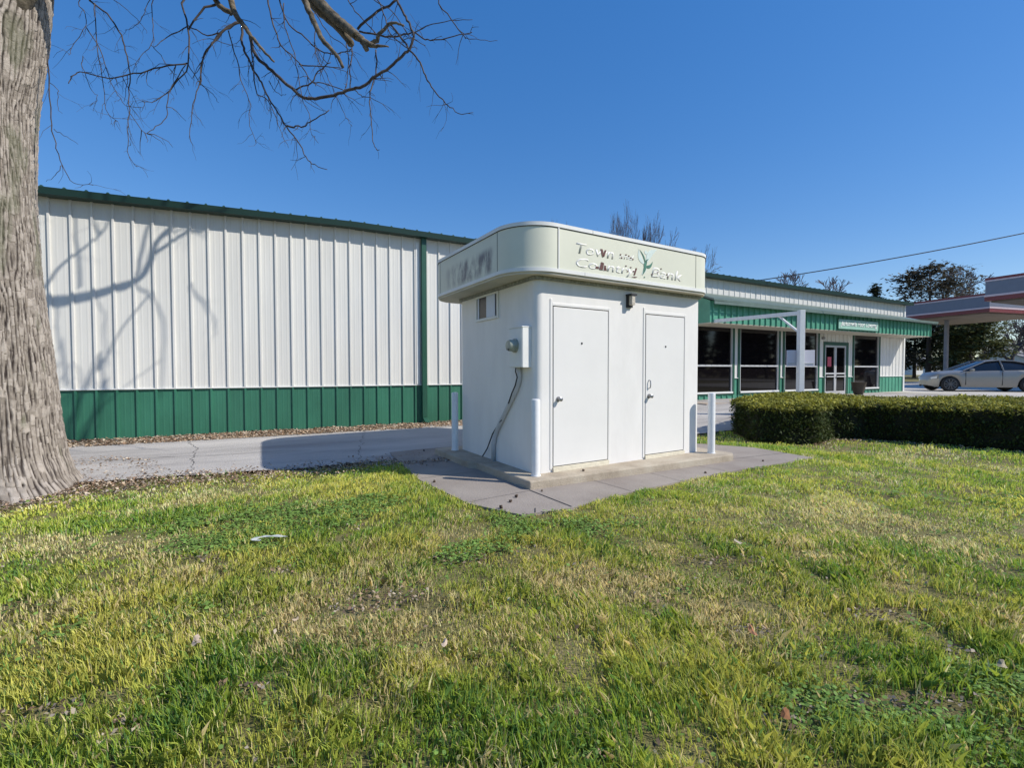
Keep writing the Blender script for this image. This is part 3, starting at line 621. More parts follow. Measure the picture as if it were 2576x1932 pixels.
sl_(1.40, 2.728, 1.50, 2.728, .03); sl_(1.45, 2.725, 1.50, 2.74, .05); sl_(1.49, 2.76, 1.53, 2.86, .02); sl_(1.47, 2.80, 1.475, 2.82, .02)
for (x_, z_) in [(1.23, 3.0), (1.25, 2.96), (1.33, 3.01), (1.38, 3.0), (1.42, 2.98), (1.46, 2.965), (1.33, 2.86), (1.42, 2.85), (1.36, 2.79), (1.95, 2.84), (2.14, 2.83), (2.16, 2.80), (2.02, 2.90), (1.83, 2.80)]: sl_(x_, z_, x_ + .006, z_ + .014, .02)
# emblem: leafy figure with two raised wings
def leafshape(mb, x0, z0, x1, z1, wid, d0, d1, bend=.5):
    n = 10; dx, dz = x1 - x0, z1 - z0; L = math.hypot(dx, dz); ux, uz = dx / L, dz / L; a_, b2 = [], []
    for i in range(n + 1):
        f = i / n; w_ = wid * math.sin(math.pi * f ** .8); off = bend * wid * math.sin(math.pi * f)
        cx, cz = x0 + dx * f - uz * off, z0 + dz * f + ux * off
        a_.append((cx - uz * w_ / 2, cz + ux * w_ / 2)); b2.append((cx + uz * w_ / 2, cz - ux * w_ / 2))
    pts = a_ + b2[::-1][1:-1]; N = len(pts)
    vs = [(p[0], yf - d1, p[1]) for p in pts] + [(p[0], yf - d0, p[1]) for p in pts]
    mb.add(vs, [tuple(range(N)), tuple(range(N, 2 * N))[::-1]] + [(i, i + N, (i + 1) % N + N, (i + 1) % N) for i in range(N)])
q = MB(); leafshape(q, 1.70, 2.93, 1.585, 3.13, .07, .0, .003); leafshape(q, 1.735, 2.95, 1.95, 3.165, .09, .0, .003); leafshape(q, 1.715, 2.94, 1.640, 2.78, .06, 0, .003); leafshape(q, 1.70, 3.10, 1.76, 3.10, .06, 0, .003, 0)
q.build('emblem_wing', M['wing'], bo)
q = MB(); leafshape(q, 1.725, 2.91, 1.60, 3.125, .022, .0031, .0045, -1.2); leafshape(q, 1.72, 2.90, 1.79, 3.02, .028, .0031, .0046, 1); leafshape(q, 1.70, 2.905, 1.865, 2.99, .045, .0031, .0047, -.9); leafshape(q, 1.725, 2.97, 1.66, 2.775, .045, .0031, .0048, .3); leafshape(q, 1.69, 2.90, 1.75, 2.98, .05, .0031, .0049, 0); leafshape(q, 1.69, 2.752, 1.712, 2.752, .022, .0, .0045, 0)
q.build('emblem_figure', M['emblem'], bo)

# ------------------------------------------------------------------ bollards
def bollard(loc, label, h=.95, proto=None):
    if proto:
        o = proto.copy(); col.objects.link(o); o.location = loc; o["label"] = label; return o
    mb_ = MB(); mb_.tube([(0, 0, 0), (0, 0, .012), (0, 0, .0125), (0, 0, h - .02), (0, 0, h - .006), (0, 0, h)], [.062, .062, .055, .055, .052, .035], 24)
    o = mb_.build('bollard', M['white_pipe'], angle=40); o.location = loc; tag(o, label, 'bollard', 'white bollards around the kiosk'); return o
p = fromK(-.045, -.06, .15); b1 = bollard(p, 'white bollard touching the near corner of the kiosk, beside the left door')
p = fromK(3.187, -.20, .15); bollard(p, 'sunlit white bollard at the right end of the kiosk front, nearest the hedge', proto=b1)
p = fromK(-.13, 2.18, .15); bollard(p, 'shaded white bollard behind the kiosk at its far left corner', proto=b1)

# ------------------------------------------------------------------ small things on the ground
def seed_ball():
    bm = bmesh.new(); bmesh.ops.create_icosphere(bm, subdivisions=2, radius=.015)
    rnd = random.Random(3)
    for v in bm.verts: v.co *= 1.0 + (.45 if rnd.random() < .4 else 0)
    me = bpy.data.meshes.new('seed_ball'); bm.to_mesh(me); bm.free(); me.materials.append(M['seed'])
    o = bpy.data.objects.new('seed_ball', me); col.objects.link(o); return o
balls = [((-.922, -.727, .068), 1.15, 'brown spiky seed ball on the paving, nearest the grass of the three in a row'), ((-.724, -.584, .066), .95, 'middle brown seed ball of the three in a row on the paving'), ((-.573, -.46, .066), 1.05, 'brown seed ball on the paving, nearest the slab of the three in a row'),
         ((-1.088, .661, .066), .9, 'brown seed ball at the left grass edge of the kiosk paving'), ((.62, -.17, .166), .9, 'brown seed ball lying on the tan slab before the left door'), ((-.19, -.40, .062), .6, 'small seed husk on the paving at the slab corner'), ((-.4, 2.9, .062), .8, 'seed ball on the shaded paving behind the kiosk'), ((2.25, -.78, .062), .9, 'seed ball on the paving edge in front of the right door'), ((3.72, -.72, .06), .8, 'dry seed ball on the paving beyond the right bollard')]
s0 = seed_ball()
for i, (l, sc_, lab) in enumerate(balls):
    o = s0 if i == 0 else s0.copy()
    if i: col.objects.link(o)
    o.location = fromK(*l); o.scale = (sc_,) * 3; o.rotation_euler = (i, i * 2, i * 3); tag(o, lab, 'seed ball', 'seed balls dropped around the kiosk')
# plastic litter in the grass
q = MB(); P = [(-.17, -.04), (-.15, .03), (-.08, .06), (-.02, .10), (.06, .10), (.13, .13), (.28, .13), (.20, .07), (.10, .05), (.0, .06), (-.06, .02), (-.10, -.02), (-.02, -.03), (-.03, -.06), (-.13, -.07)]
vs = []; rnd = random.Random(5)
for (a, b) in P: vs.append((a, b, .045 + .022 * rnd.random()))
vs2 = [(a, b, z - .004) for a, b, z in vs]; n = len(P)
q.add(vs + vs2, [(0, 1, 10, 11), (1, 2, 3, 9, 10), (3, 4, 8, 9), (4, 5, 7, 8), (5, 6, 7), (0, 11, 12, 13, 14)] + [(i, i + n, (i + 1) % n + n, (i + 1) % n) for i in range(n)])
o = q.build('litter', M['plastic']); o.location = (-2.08, 3.80, 0); o.scale = (.58, .58, .8); tag(o, 'torn scrap of white plastic lying in the clover patch', 'litter')
def leafthing(px, py, size, c, lab):
    d_ = at(px, py, 1) - Vector((0, 0, CH)); k = -(CH - .05) / d_.z; p = Vector((0, 0, CH)) + d_ * k
    q = MB(); rnd = random.Random(px); vs = [(0, 0, .008)]
    for i in range(9):
        a = i * 2 * math.pi / 9; r_ = size * (.6 + .6 * rnd.random()); vs.append((r_ * math.cos(a), r_ * .6 * math.sin(a), .012 * rnd.random() + .008 * math.cos(2 * a)))
    q.add(vs, [(0, 1 + i, 1 + (i + 1) % 9) for i in range(9)]); o = q.build('dead_leaf', mat('leaf ' + str(px), c, .8, var=.25, vscale=60)); o.location = p; o.rotation_euler = (.25 * rnd.random(), -.2, rnd.random() * 3)
    tag(o, lab, 'leaf', 'single dead leaves on the lawn')
leafthing(495, 1615, .045, (.42, .33, .25), 'pale curled dead leaf in the lawn at the left, below the plastic scrap')
leafthing(1118, 1620, .028, (.46, .36, .28), 'small pinkish dead leaf in the middle of the lawn')
leafthing(1893, 1590, .035, (.36, .16, .08), 'orange brown dead leaf by a bare patch right of the lawn centre')
leafthing(1975, 1800, .035, (.22, .09, .03), 'dark rusty dead leaf low in the right of the lawn')
leafthing(1858, 1365, .04, (.45, .38, .28), 'tan dead leaf between the paving and the right lawn patch')
leafthing(2520, 1675, .035, (.30, .26, .17), 'straw pale dead leaf near the right edge of the lawn')
leafthing(745, 1560, .02, (.45, .35, .25), 'tiny pale dead leaf beside the bare soil left of centre')

# ------------------------------------------------------------------ hedge
hd = empty('hedge', (6.5, 9.8, 0)); tag(hd, 'clipped dark green yew hedge between the lawn and the shop', 'hedge')
def hedge():
    rs = np.random.RandomState(4); poly = np.array(HEDGE); H = .80
    x = rs.rand(700000) * 9 + 4.4; y = rs.rand(700000) * 5.4 + 6.4
    k = inpoly(x, y, HEDGE); x, y = x[k], y[k]
    d = np.full(len(x), 9.)
    for i in range(len(HEDGE)):
        a = poly[i]; b = poly[(i + 1) % len(poly)]; ab = b - a; t = np.clip(((x - a[0]) * ab[0] + (y - a[1]) * ab[1]) / (ab @ ab), 0, 1)
        d = np.minimum(d, np.hypot(x - a[0] - t * ab[0], y - a[1] - t * ab[1]))
    top = H * (1 - .12 * np.clip(1 - d / .25, 0, 1) ** 2) + .07 * (fbm(x, y, 1.6, 90) - .5) + .05 * (fbm(x, y, 8, 91) - .5)
    side = d < .16
    z = np.where(side & (rs.rand(len(x)) < .86), top * (rs.rand(len(x)) * .97 + .03), top - .07 * rs.rand(len(x)) ** 1.5)
    k = side | (rs.rand(len(x)) < .16); x, y, z, d = x[k], y[k], z[k], d[k]
    bulge = (vnoise(x * 1.0 + z * 1.3, y + z, 6, 92) - .5)
    k = rs.rand(len(x)) < .35 + .9 * S(bulge, -.3, .1); x, y, z = x[k], y[k], z[k]; z = z + gzv(x, y)
    N = len(x); a = rs.rand(N) * 6.28; el = (rs.rand(N) - .3) * 1.6; L = .020 + .030 * rs.rand(N); W = L * .55
    u_ = np.stack([np.cos(a) * np.cos(el), np.sin(a) * np.cos(el), np.sin(el)], -1) * L[:, None]; v_ = np.stack([-np.sin(a), np.cos(a), (rs.rand(N) - .5)], -1) * W[:, None]
    P = np.stack([x, y, z], -1) + (rs.rand(N, 3) - .5) * .05
    V = np.stack([P - u_, P - v_ * .7, P + u_, P + v_ * .7], 1)
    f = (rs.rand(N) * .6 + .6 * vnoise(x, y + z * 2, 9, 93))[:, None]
    tip_shade = (S(z - gzv(x, y), .58, .74) * .9 + .10)[:, None]; f = f * tip_shade  # yellow new growth on top; shade of the sides painted into the colour
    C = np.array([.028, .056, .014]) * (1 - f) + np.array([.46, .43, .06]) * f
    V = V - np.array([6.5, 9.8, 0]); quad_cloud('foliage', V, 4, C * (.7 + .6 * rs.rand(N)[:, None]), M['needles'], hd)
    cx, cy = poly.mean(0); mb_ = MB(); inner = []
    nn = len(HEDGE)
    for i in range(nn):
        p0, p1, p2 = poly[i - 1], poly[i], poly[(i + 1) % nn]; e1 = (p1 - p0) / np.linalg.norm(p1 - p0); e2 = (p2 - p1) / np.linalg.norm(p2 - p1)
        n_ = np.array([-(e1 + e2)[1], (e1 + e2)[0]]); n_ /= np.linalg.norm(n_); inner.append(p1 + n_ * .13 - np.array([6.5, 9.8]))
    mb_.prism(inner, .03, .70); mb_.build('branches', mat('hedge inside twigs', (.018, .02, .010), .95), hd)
def gzv(x, y): return ground(x, y)
hedge()

# ------------------------------------------------------------------ big tree by the driveway
tree = empty('old_tree', (TREE[0], TREE[1], 0)); tag(tree, 'big old tree with deeply furrowed grey bark and bare hanging branches, beside the driveway', 'tree')
def bark_trunk():
    nt_, nz = 560, 860; ZT = 6.6
    th = np.linspace(2.4, 2.4 + 2 * np.pi, nt_, endpoint=False); zz = np.linspace(-.15, ZT, nz); TH, Z = np.meshgrid(th, zz, indexing='ij')
    base = np.interp(Z, [-.15, 0, .15, .4, .8, 1.6, 2.6, 3.6, 4.6, 5.6, 6.6], [.98, .86, .76, .675, .625, .575, .505, .475, .49, .57, .62])
    flare = np.exp(-np.clip(Z, 0, 9) / .35) * .10 * (np.cos(3 * TH + .6) + .5 * np.cos(5 * TH + 2))
    Rr = base + flare + .02 * np.sin(2 * TH + Z)
    # bark plates: wandering vertical furrows, crossed by short cracks
    ca, cz = .040, .11; circ = 2 * np.pi * .55; nc = int(circ / ca); U = TH / (2 * np.pi) * nc
    U = U + 2.2 * (vnoise(Z * 1.0, TH * 2, 1.3, 12) - .5) + .9 * (vnoise(Z, TH * 6, 3.7, 14) - .5) + .35 * (vnoise(Z, TH * 20, 11, 16) - .5)
    rs = np.random.RandomState(2); J = rs.rand(nc + 8, 200, 3); ui = np.floor(U).astype(int); fx_ = U - ui
    Vv = Z / cz + J[ui % nc, 0, 0] * 9 + .5 * (vnoise(U, Z * 9, 1.7, 23) - .5) + .25 * (fx_ - .5) * np.where(J[ui % nc, 1, 1] > .5, 1, -1); vi = np.floor(Vv).astype(int); fy_ = Vv - vi; j = J[ui % nc, vi % 200]; h = j[..., 2]
    exx = np.minimum(fx_, 1 - fx_) / (.20 + .14 * vnoise(U, Z * 7, 1, 28)); eyy = np.minimum(fy_, 1 - fy_) * cz / ca / .13
    soft = .8 * S(vnoise(U * .5, Z * 5, 1, 30), .74, .9)                   # places where neighbouring plates have grown together
    e = np.minimum(np.clip(exx, 0, 1) * (1 - soft) + soft, np.clip(eyy, 0, 1) * .7 + .3 + .4 * (j[..., 1] > .5)); e = np.clip(e, 0, 1); amp = .024 + .006 * S(Z, 1, 0)
    Rr = Rr + amp * (e ** .5 - .6) + .009 * (h - .5) * e + .010 * (vnoise(TH * 45, Z * 22, 1, 4) - .5) * e
    lean = -.03 * Z * 0
    X = Rr * np.cos(TH) + .06 * S(Z, 4.2, 6.5) ; Y = Rr * np.sin(TH)
    v = np.stack([X, Y, Z], -1).reshape(-1, 3); i, j = np.meshgrid(np.arange(nt_), np.arange(nz - 1), indexing='ij'); i2 = (i + 1) % nt_
    f = np.stack([i * nz + j, i2 * nz + j, i2 * nz + j + 1, i * nz + j + 1], -1).reshape(-1, 4)
    me = bpy.data.meshes.new('trunk'); me.vertices.add(len(v)); me.vertices.foreach_set('co', v.reshape(-1)); me.loops.add(f.size); me.loops.foreach_set('vertex_index', f.reshape(-1).astype(np.int32))
    me.polygons.add(len(f)); me.polygons.foreach_set('loop_start', np.arange(0, f.size, 4, dtype=np.int32)); me.polygons.foreach_set('loop_total', np.full(len(f), 4, np.int32))
    me.polygons.foreach_set('use_smooth', np.ones(len(f), bool))
    at_ = me.color_attributes.new("Col", 'FLOAT_COLOR', 'POINT')
    pale = np.array([.42, .37, .32]); mid = np.array([.25, .215, .18]); dk = np.array([.028, .02, .018]); moss = np.array([.12, .13, .075])
    c = mid + (pale - mid) * np.clip(h[..., None] * 1.5 - .2 + .8 * (vnoise(TH * 30, Z * 30, 1, 41)[..., None] - .5), 0, 1)
    c = dk + (c - dk) * S(e, .12, 1.0)[..., None]
    ms = S(fbm(TH * 2 + 5, Z * 1.0, 1.6, 66), .56, .72)[..., None] * .55; c = c * (1 - ms) + moss * ms
    cc = np.ones((nt_ * nz, 4), np.float32); cc[:, :3] = c.reshape(-1, 3); at_.data.foreach_set('color', cc.reshape(-1))
    me.update(calc_edges=True)
    m = mat('furrowed bark', (.3, .26, .21), .95, bump=.6, bscale=70); t = m.node_tree; a = t.nodes.new('ShaderNodeAttribute'); a.attribute_name = "Col"; t.links.new(a.outputs[0], t.nodes['Principled BSDF'].inputs['Base Color']); me.materials.append(m)
    o = bpy.data.objects.new('trunk', me); col.objects.link(o); o.parent = tree
bark_trunk()
M['limb'] = mat('limb bark', (.05, .042, .03), .95, c2=(.20, .165, .12), vscale=14, bump=.8, bscale=40)
M['twig'] = mat('twig bark', (.035, .028, .028), .9, c2=(.10, .085, .08), vscale=8)
TL = Vector((TREE[0], TREE[1], 0))
rnd = random.Random(21)
def catmull(P, n=5):
    out = []
    for i in range(len(P) - 1):
        p0, p1, p2, p3 = P[max(i - 1, 0)], P[i], P[i + 1], P[min(i + 2, len(P) - 1)]
        for k in range(n):
            t = k / n; out.append(.5 * ((2 * p1) + (p2 - p0) * t + (2 * p0 - 5 * p1 + 4 * p2 - p3) * t * t + (3 * p1 - p0 - 3 * p2 + p3) * t ** 3))
    out.append(P[-1]); return out
limbs = MB(); twigs = MB()
def limb(P, r0, r1, sides=10, n=5, jit=.0, mb_=None, local=True):
    P = [Vector(p) - (TL if local else Vector()) for p in P]; P = catmull(P, n)
    P = [p + Vector((rnd.uniform(-1, 1), rnd.uniform(-1, 1), rnd.uniform(-1, 1))) * jit for p in P]
    N = len(P); (mb_ or limbs).tube(P, [r0 + (r1 - r0) * i / (N - 1) for i in range(N)], sides); return P
# scaffold limbs (mostly above the picture)
L2 = [(-6.2, 5.55, 5.7), (-5.5, 5.9, 6.38), (-4.5, 6.5, 6.98), (-3.6, 6.9, 7.2), (-2.9, 7.2, 7.45), (-2.3, 7.5, 7.75)]
limb(L2, .115, .055, 12, jit=.01)
L1 = [(-6.0, 5.45, 5.35), (-5.5, 5.5, 6.12), (-4.7, 5.6, 6.5), (-3.8, 5.9, 6.6), (-3.2, 6.2, 6.95), (-2.7, 6.4, 7.2)]
limb(L1, .12, .07, 12, jit=.008)
limb([(-2.35, 7.45, 7.7), (-2.08, 7.61, 7.98), (-1.87, 7.71, 8.68), (-1.45, 7.92, 9.13), (-.8, 8.0, 9.9)], .05, .025, 10, jit=.01)
limb([(-2.2, 7.55, 7.9), (-2.3, 7.7, 8.6), (-2.0, 7.8, 9.4), (-2.1, 7.8, 10.4)], .026, .012, 8, jit=.01)
limb([(-2.0, 7.65, 8.3), (-1.4, 7.9, 8.9), (-.9, 8.0, 9.2), (-.2, 8.1, 9.9), (.5, 8.1, 10.3)], .035, .015, 8, jit=.01)
limb([(-3.6, 6.9, 7.2), (-3.2, 7.1, 8.0), (-2.6, 7.3, 8.7), (-2.1, 7.3, 9.6)], .028, .012, 7, jit=.01)
limb([(-6.3, 5.5, 6.3), (-6.4, 5.5, 8), (-6.1, 5.3, 10), (-6.0, 5.6, 12)], .42, .2, 12, jit=.01)
limb([(-6.4, 5.5, 6.3), (-7.2, 5.2, 7.5), (-8.5, 4.8, 9.3)], .3, .15, 10, jit=.01)
# far-reaching bough that carries the hanging twigs on the right
L3 = [(-2.35, 7.5, 7.72), (-1.7, 7.55, 7.85), (-1.0, 7.5, 7.85), (-.3, 7.3, 7.7), (.3, 7.1, 7.5)]
limb(L3, .018, .010, 8, jit=.01)
TRACE = []
def r6(l): return [(500 + a * .3345, b * .3345) for a, b in l]
def r5(l): return [(a * .4219, b * .4219) for a, b in l]
# (points in the photo, distance at the start, at the end, radius at start, at end, twigginess)
TR = [
 (r6([(870, -40), (1000, 110), (1100, 190), (1190, 270)]), 6.4, 6.2, .085, .055, 0, 'l'),
 (r6([(1190, 265), (1235, 310), (1262, 372)]), 6.2, 6.2, .055, .03, 0, 'l'), (r6([(1225, 300), (1290, 335), (1345, 345), (1430, 343)]), 6.2, 6.15, .045, .008, 0, 'l'),
 (r6([(1290, 335), (1340, 300), (1350, 262), (1400, 215), (1440, 172), (1500, 180), (1540, 190)]), 6.2, 6.1, .03, .012, .3, 'l'),
 (r6([(810, -40), (900, 70), (1000, 160), (1090, 250), (1145, 325)]), 6.5, 6.35, .065, .048, 0, 'l'),
 (r6([(780, -30), (830, 80), (880, 190), (930, 290), (1000, 370), (1045, 430), (1082, 500)]), 6.3, 6.2, .05, .02, .3, 'l'),
 (r6([(230, -40), (280, 110), (350, 200), (395, 270), (480, 370), (565, 460)]), 6.5, 6.3, .055, .012, .4, 'l'),
 (r6([(120, -20), (170, 50), (250, 100)]), 6.8, 6.85, .04, .035, .1, 'l'),
 (r6([(390, 260), (420, 400), (500, 490), (600, 570), (720, 680), (770, 725), (880, 737), (1020, 715), (1140, 665), (1230, 650), (1330, 570), (1440, 500), (1530, 420), (1580, 370), (1620, 280)]), 6.8, 6.5, .030, .020, .8, 't'),
 (r6([(1620, 280), (1600, 210), (1560, 130), (1500, 20), (1480, -60)]), 6.5, 6.9, .018, .02, .4, 't'),
 (r6([(330, 190), (330, 330), (370, 440), (420, 540), (470, 620), (520, 730), (600, 850), (660, 950), (760, 1090), (810, 1180), (870, 1240), (965, 1268)]), 6.8, 6.2, .022, .005, .8, 't'),
 (r6([(660, 950), (730, 948), (800, 945), (850, 905), (980, 830)]), 6.35, 6.2, .014, .007, .2, 't'),
 (r6([(310, 165), (200, 220), (100, 320), (30, 440), (10, 640)]), 6.8, 6.5, .024, .008, .8, 't'),
 (r6([(1800, -20), (1900, 140), (1960, 230), (2010, 285)]), 6.6, 6.5, .012, .007, .5, 't'), (r6([(2010, 285), (2120, 296), (2250, 303)]), 6.5, 6.5, .006, .003, 0, 't'),
 (r6([(1580, 365), (1650, 450), (1690, 540), (1750, 650), (1830, 750), (1890, 800), (1975, 855), (2060, 845)]), 6.5, 6.2, .016, .004, .8, 't'),
 (r6([(1335, 370), (1330, 560), (1290, 700), (1290, 850), (1305, 1010), (1320, 1100), (1355, 1130)]), 7.2, 6.6, .014, .005, .7, 't'),
 (r6([(520, -20), (560, 180), (620, 330), (760, 480), (830, 590), (880, 640)]), 6.9, 6.6, .018, .006, .7, 't'), (r6([(760, 485), (900, 490), (1080, 512)]), 6.8, 6.7, .012, .006, .3, 't'),
 (r6([(600, -20), (680, 180), (800, 280), (900, 370), (1000, 400), (1100, 390), (1150, 370)]), 7.1, 6.9, .015, .008, .5, 't'),
 (r6([(1490, -10), (1350, 80), (1190, 210)]), 7.0, 7.2, .018, .022, .3, 't'),
 (r6([(1210, 238), (1400, 270), (1520, 262), (1620, 240), (1700, 290), (1790, 300), (1960, 260), (2060, 238)]), 7.2, 6.6, .018, .006, .5, 't'),
 (r6([(1600, 262), (1720, 190), (1900, 155), (2060, 140)]), 6.8, 6.6, .010, .004, .4, 't'),
 (r6([(730, 670), (850, 620), (900, 540), (990, 460)]), 6.75, 6.7, .014, .007, .3, 't'), (r6([(860, 615), (960, 630), (1100, 680)]), 6.75, 6.7, .010, .007, .2, 't'),
 (r6([(1160, 330), (1140, 500), (1140, 660)]), 7.2, 6.8, .012, .009, .2, 't'), (r6([(1110, 300), (1125, 480), (1105, 660)]), 7.2, 6.8, .010, .006, .3, 't'),
 (r6([(1440, 180), (1540, 300), (1580, 370)]), 7.1, 6.7, .018, .016, .3, 't'),
 (r6([(215, 230), (290, 450), (320, 600), (380, 740), (380, 900), (430, 1080)]), 6.5, 6.2, .010, .003, .9, 't'),
 (r6([(1120, -10), (1200, 110), (1330, 250)]), 7.3, 7.2, .012, .008, .3, 't'),
 (r6([(1330, -20), (1400, 130), (1440, 250), (1590, 370)]), 6.9, 6.6, .012, .008, .5, 't'), (r6([(1300, -20), (1460, 90), (1560, 240), (1700, 340)]), 6.7, 6.6, .010, .005, .6, 't'),
 (r6([(400, 270), (400, 400), (410, 560), (440, 700), (520, 750), (580, 880), (600, 960), (680, 1110)]), 6.7, 6.3, .013, .003, .9, 't'),
 (r6([(860, 60), (960, 230), (1080, 330), (1180, 410)]), 7.0, 6.9, .010, .004, .4, 't'), (r6([(640, 20), (650, 200), (720, 400), (740, 520), (780, 740), (840, 880), (840, 980), (900, 1070)]), 6.9, 6.5, .010, .003, .7, 't'),
 (r6([(880, 190), (870, 330), (900, 450), (960, 560), (1040, 740), (1110, 880), (1150, 950)]), 6.9, 6.6, .009, .003, .8, 't'),
 (r6([(530, 610), (560, 660), (610, 710), (655, 708)]), 6.6, 6.5, .007, .003, 0, 't'), (r6([(1180, 680), (1230, 720), (1290, 735), (1380, 780), (1440, 845)]), 6.7, 6.5, .008, .003, .3, 't'),
 (r5([(545, -30), (640, 80), (710, 180), (750, 300), (775, 430), (770, 560), (770, 680), (760, 800), (765, 930), (820, 1000)]), 6.6, 6.0, .017, .003, .8, 't'),
 (r5([(1120, 375), (960, 400), (800, 440), (650, 460), (500, 430), (440, 450), (410, 495)]), 6.7, 6.2, .013, .006, .8, 't'),
 (r5([(490, -20), (505, 80), (512, 150), (430, 280), (415, 330)]), 6.3, 6.1, .008, .003, .8, 't'), (r5([(515, 160), (600, 300), (640, 430), (700, 560), (760, 630), (850, 640)]), 6.3, 6.0, .008, .003, .9, 't'),
 (r5([(920, -20), (915, 150), (900, 265), (830, 340), (800, 400)]), 6.6, 6.4, .009, .003, .6, 't'), (r5([(900, 265), (960, 330), (1020, 420), (1050, 440)]), 6.5, 6.4, .006, .003, .6, 't'),
 (r5([(900, -20), (850, 100), (790, 160), (750, 180)]), 6.7, 6.6, .007, .003, .4, 't'),
 (r5([(1100, -20), (1120, 160), (1120, 380), (1040, 500), (930, 600), (850, 600)]), 6.9, 6.4, .022, .004, .8, 't'), (r5([(1120, 380), (1200, 500), (1270, 560), (1300, 610)]), 6.7, 6.5, .008, .003, .5, 't'),
 (r5([(1120, 180), (1200, 60), (1290, 20)]), 6.9, 7.0, .014, .02, .3, 't'), (r5([(1120, 160), (1000, 220), (920, 280)]), 6.9, 6.7, .010, .004, .5, 't'), (r5([(1120, 150), (1240, 210), (1330, 180)]), 6.9, 6.8, .01, .01, .3, 't'),
 (r5([(1410, 130), (1300, 210), (1210, 350), (1190, 480), (1150, 620), (1130, 800), (1140, 850)]), 6.9, 6.3, .016, .003, .9, 't'),
 (r5([(560, 10), (575, 250), (610, 450), (630, 650), (700, 720)]), 6.4, 6.0, .008, .003, .9, 't'),
 (r5([(780, 680), (860, 790), (930, 755), (990, 700), (1010, 560), (1110, 380)]), 6.2, 6.6, .005, .007, .5, 't'),
 (r5([(285, 330), (290, 450), (300, 700), (330, 850), (370, 980), (440, 1090), (555, 1103)]), 5.7, 5.6, .010, .003, .5, 't'), (r5([(370, 980), (330, 1040), (275, 1080)]), 5.6, 5.6, .005, .002, .2, 't'), (r5([(320, 770), (400, 820), (470, 858)]), 5.6, 5.6, .005, .002, .2, 't'),
 (r5([(290, 490), (350, 540), (340, 620), (370, 680)]), 5.7, 5.7, .005, .002, .3, 't'),
 (r5([(680, 0), (760, 60), (860, 160), (870, 200)]), 6.6, 6.5, .006, .002, .6, 't'), (r5([(500, 330), (490, 400), (540, 520), (580, 580), (530, 630)]), 6.2, 6.1, .006, .002, .6, 't'),
]
def sprout(P, r, tw):
    """side twigs along a branch"""
    L = sum((P[i + 1] - P[i]).length for i in range(len(P) - 1)); k = int(L * 10 * tw)
    for _ in range(k):
        i = rnd.randrange(1, len(P) - 1); p = P[i]; t = (P[i + 1] - P[i]).normalized()
        d = (t * .6 + Vector((rnd.uniform(-1, 1), rnd.uniform(-.9, .9), rnd.uniform(-1.1, .35)))).normalized()
        ln_ = rnd.uniform(.10, .42); q = [p]; n = 4
        for j in range(n):
            d = (d + Vector((rnd.uniform(-.4, .4), rnd.uniform(-.4, .4), rnd.uniform(-.45, .3)))).normalized(); q.append(q[-1] + d * ln_ / n)
        r0 = min(r * .7, .0055); twigs.tube(q, [r0 * (1 - .6 * j / n) for j in range(n + 1)], 4, cap=False)
        if rnd.random() < .5:
            e = (d + Vector((rnd.uniform(-.8, .8), rnd.uniform(-.8, .8), rnd.uniform(-.8, .3)))).normalized(); a = q[rnd.choice((1, 2, 3))]
            twigs.tube([a, a + e * ln_ * .25, a + (e + Vector((0, 0, -.3))).normalized() * ln_ * .5], [.0022, .0018, .0012], 3, cap=False)
SC = [Vector(p) for p in L1[3:] + L2[3:] + L3]
for pts, d0, d1, ra, rb, tw, kind in TR:
    n = len(pts); P = [at(px, py, d0 + (d1 - d0) * i / (n - 1)) for i, (px, py) in enumerate(pts)]
    if pts[0][1] < 0:                                            # runs out of the picture: carry it up to the nearest bough
        a = P[0]; best = min([Vector(p) for p in L1[3:]] if kind == 'l' else SC, key=lambda s_: (s_ - a).length + (3 if s_.z < a.z - .3 else 0)); P = [best, best.lerp(a, .5) + Vector((0, 0, .12))] + P
    q = limb(P, ra * (1 if kind == 'l' else .82), rb * (1 if kind == 'l' else .9), 9 if kind == 'l' else 5, 4, jit=.008 if kind == 'l' else .010, mb_=limbs if kind == 'l' else twigs)
    if tw: sprout(q[(8 if pts[0][1] < 0 else 0):], rb * 1.2, tw)
# twigs high above the picture: they only throw shadows on the wall
for P in ([(-1.87, 7.71, 8.68), (-1.2, 7.8, 9.2), (-.6, 7.9, 9.3)], [(-1.6, 7.8, 9.0), (-1.3, 7.6, 9.8), (-.6, 7.6, 10.6)], [(-2.6, 7.3, 8.7), (-3.2, 7.2, 9.5), (-3.0, 7.0, 10.4)], [(-3.0, 7.2, 7.6), (-3.5, 7.3, 8.4), (-3.4, 7.3, 9.4)], [(-4.5, 6.5, 6.9), (-4.2, 6.7, 7.8), (-3.6, 6.9, 8.6)], [(-.6, 7.7, 8.55), (-.2, 7.8, 8.2), (.2, 7.8, 7.9)]):
    q = limb(P, .022, .006, 5, 4, jit=.02, mb_=twigs); sprout(q, .006, .8)
limbs.build('limb', M['limb'], tree, smooth=True); twigs.build('crown', M['twig'], tree, smooth=True)

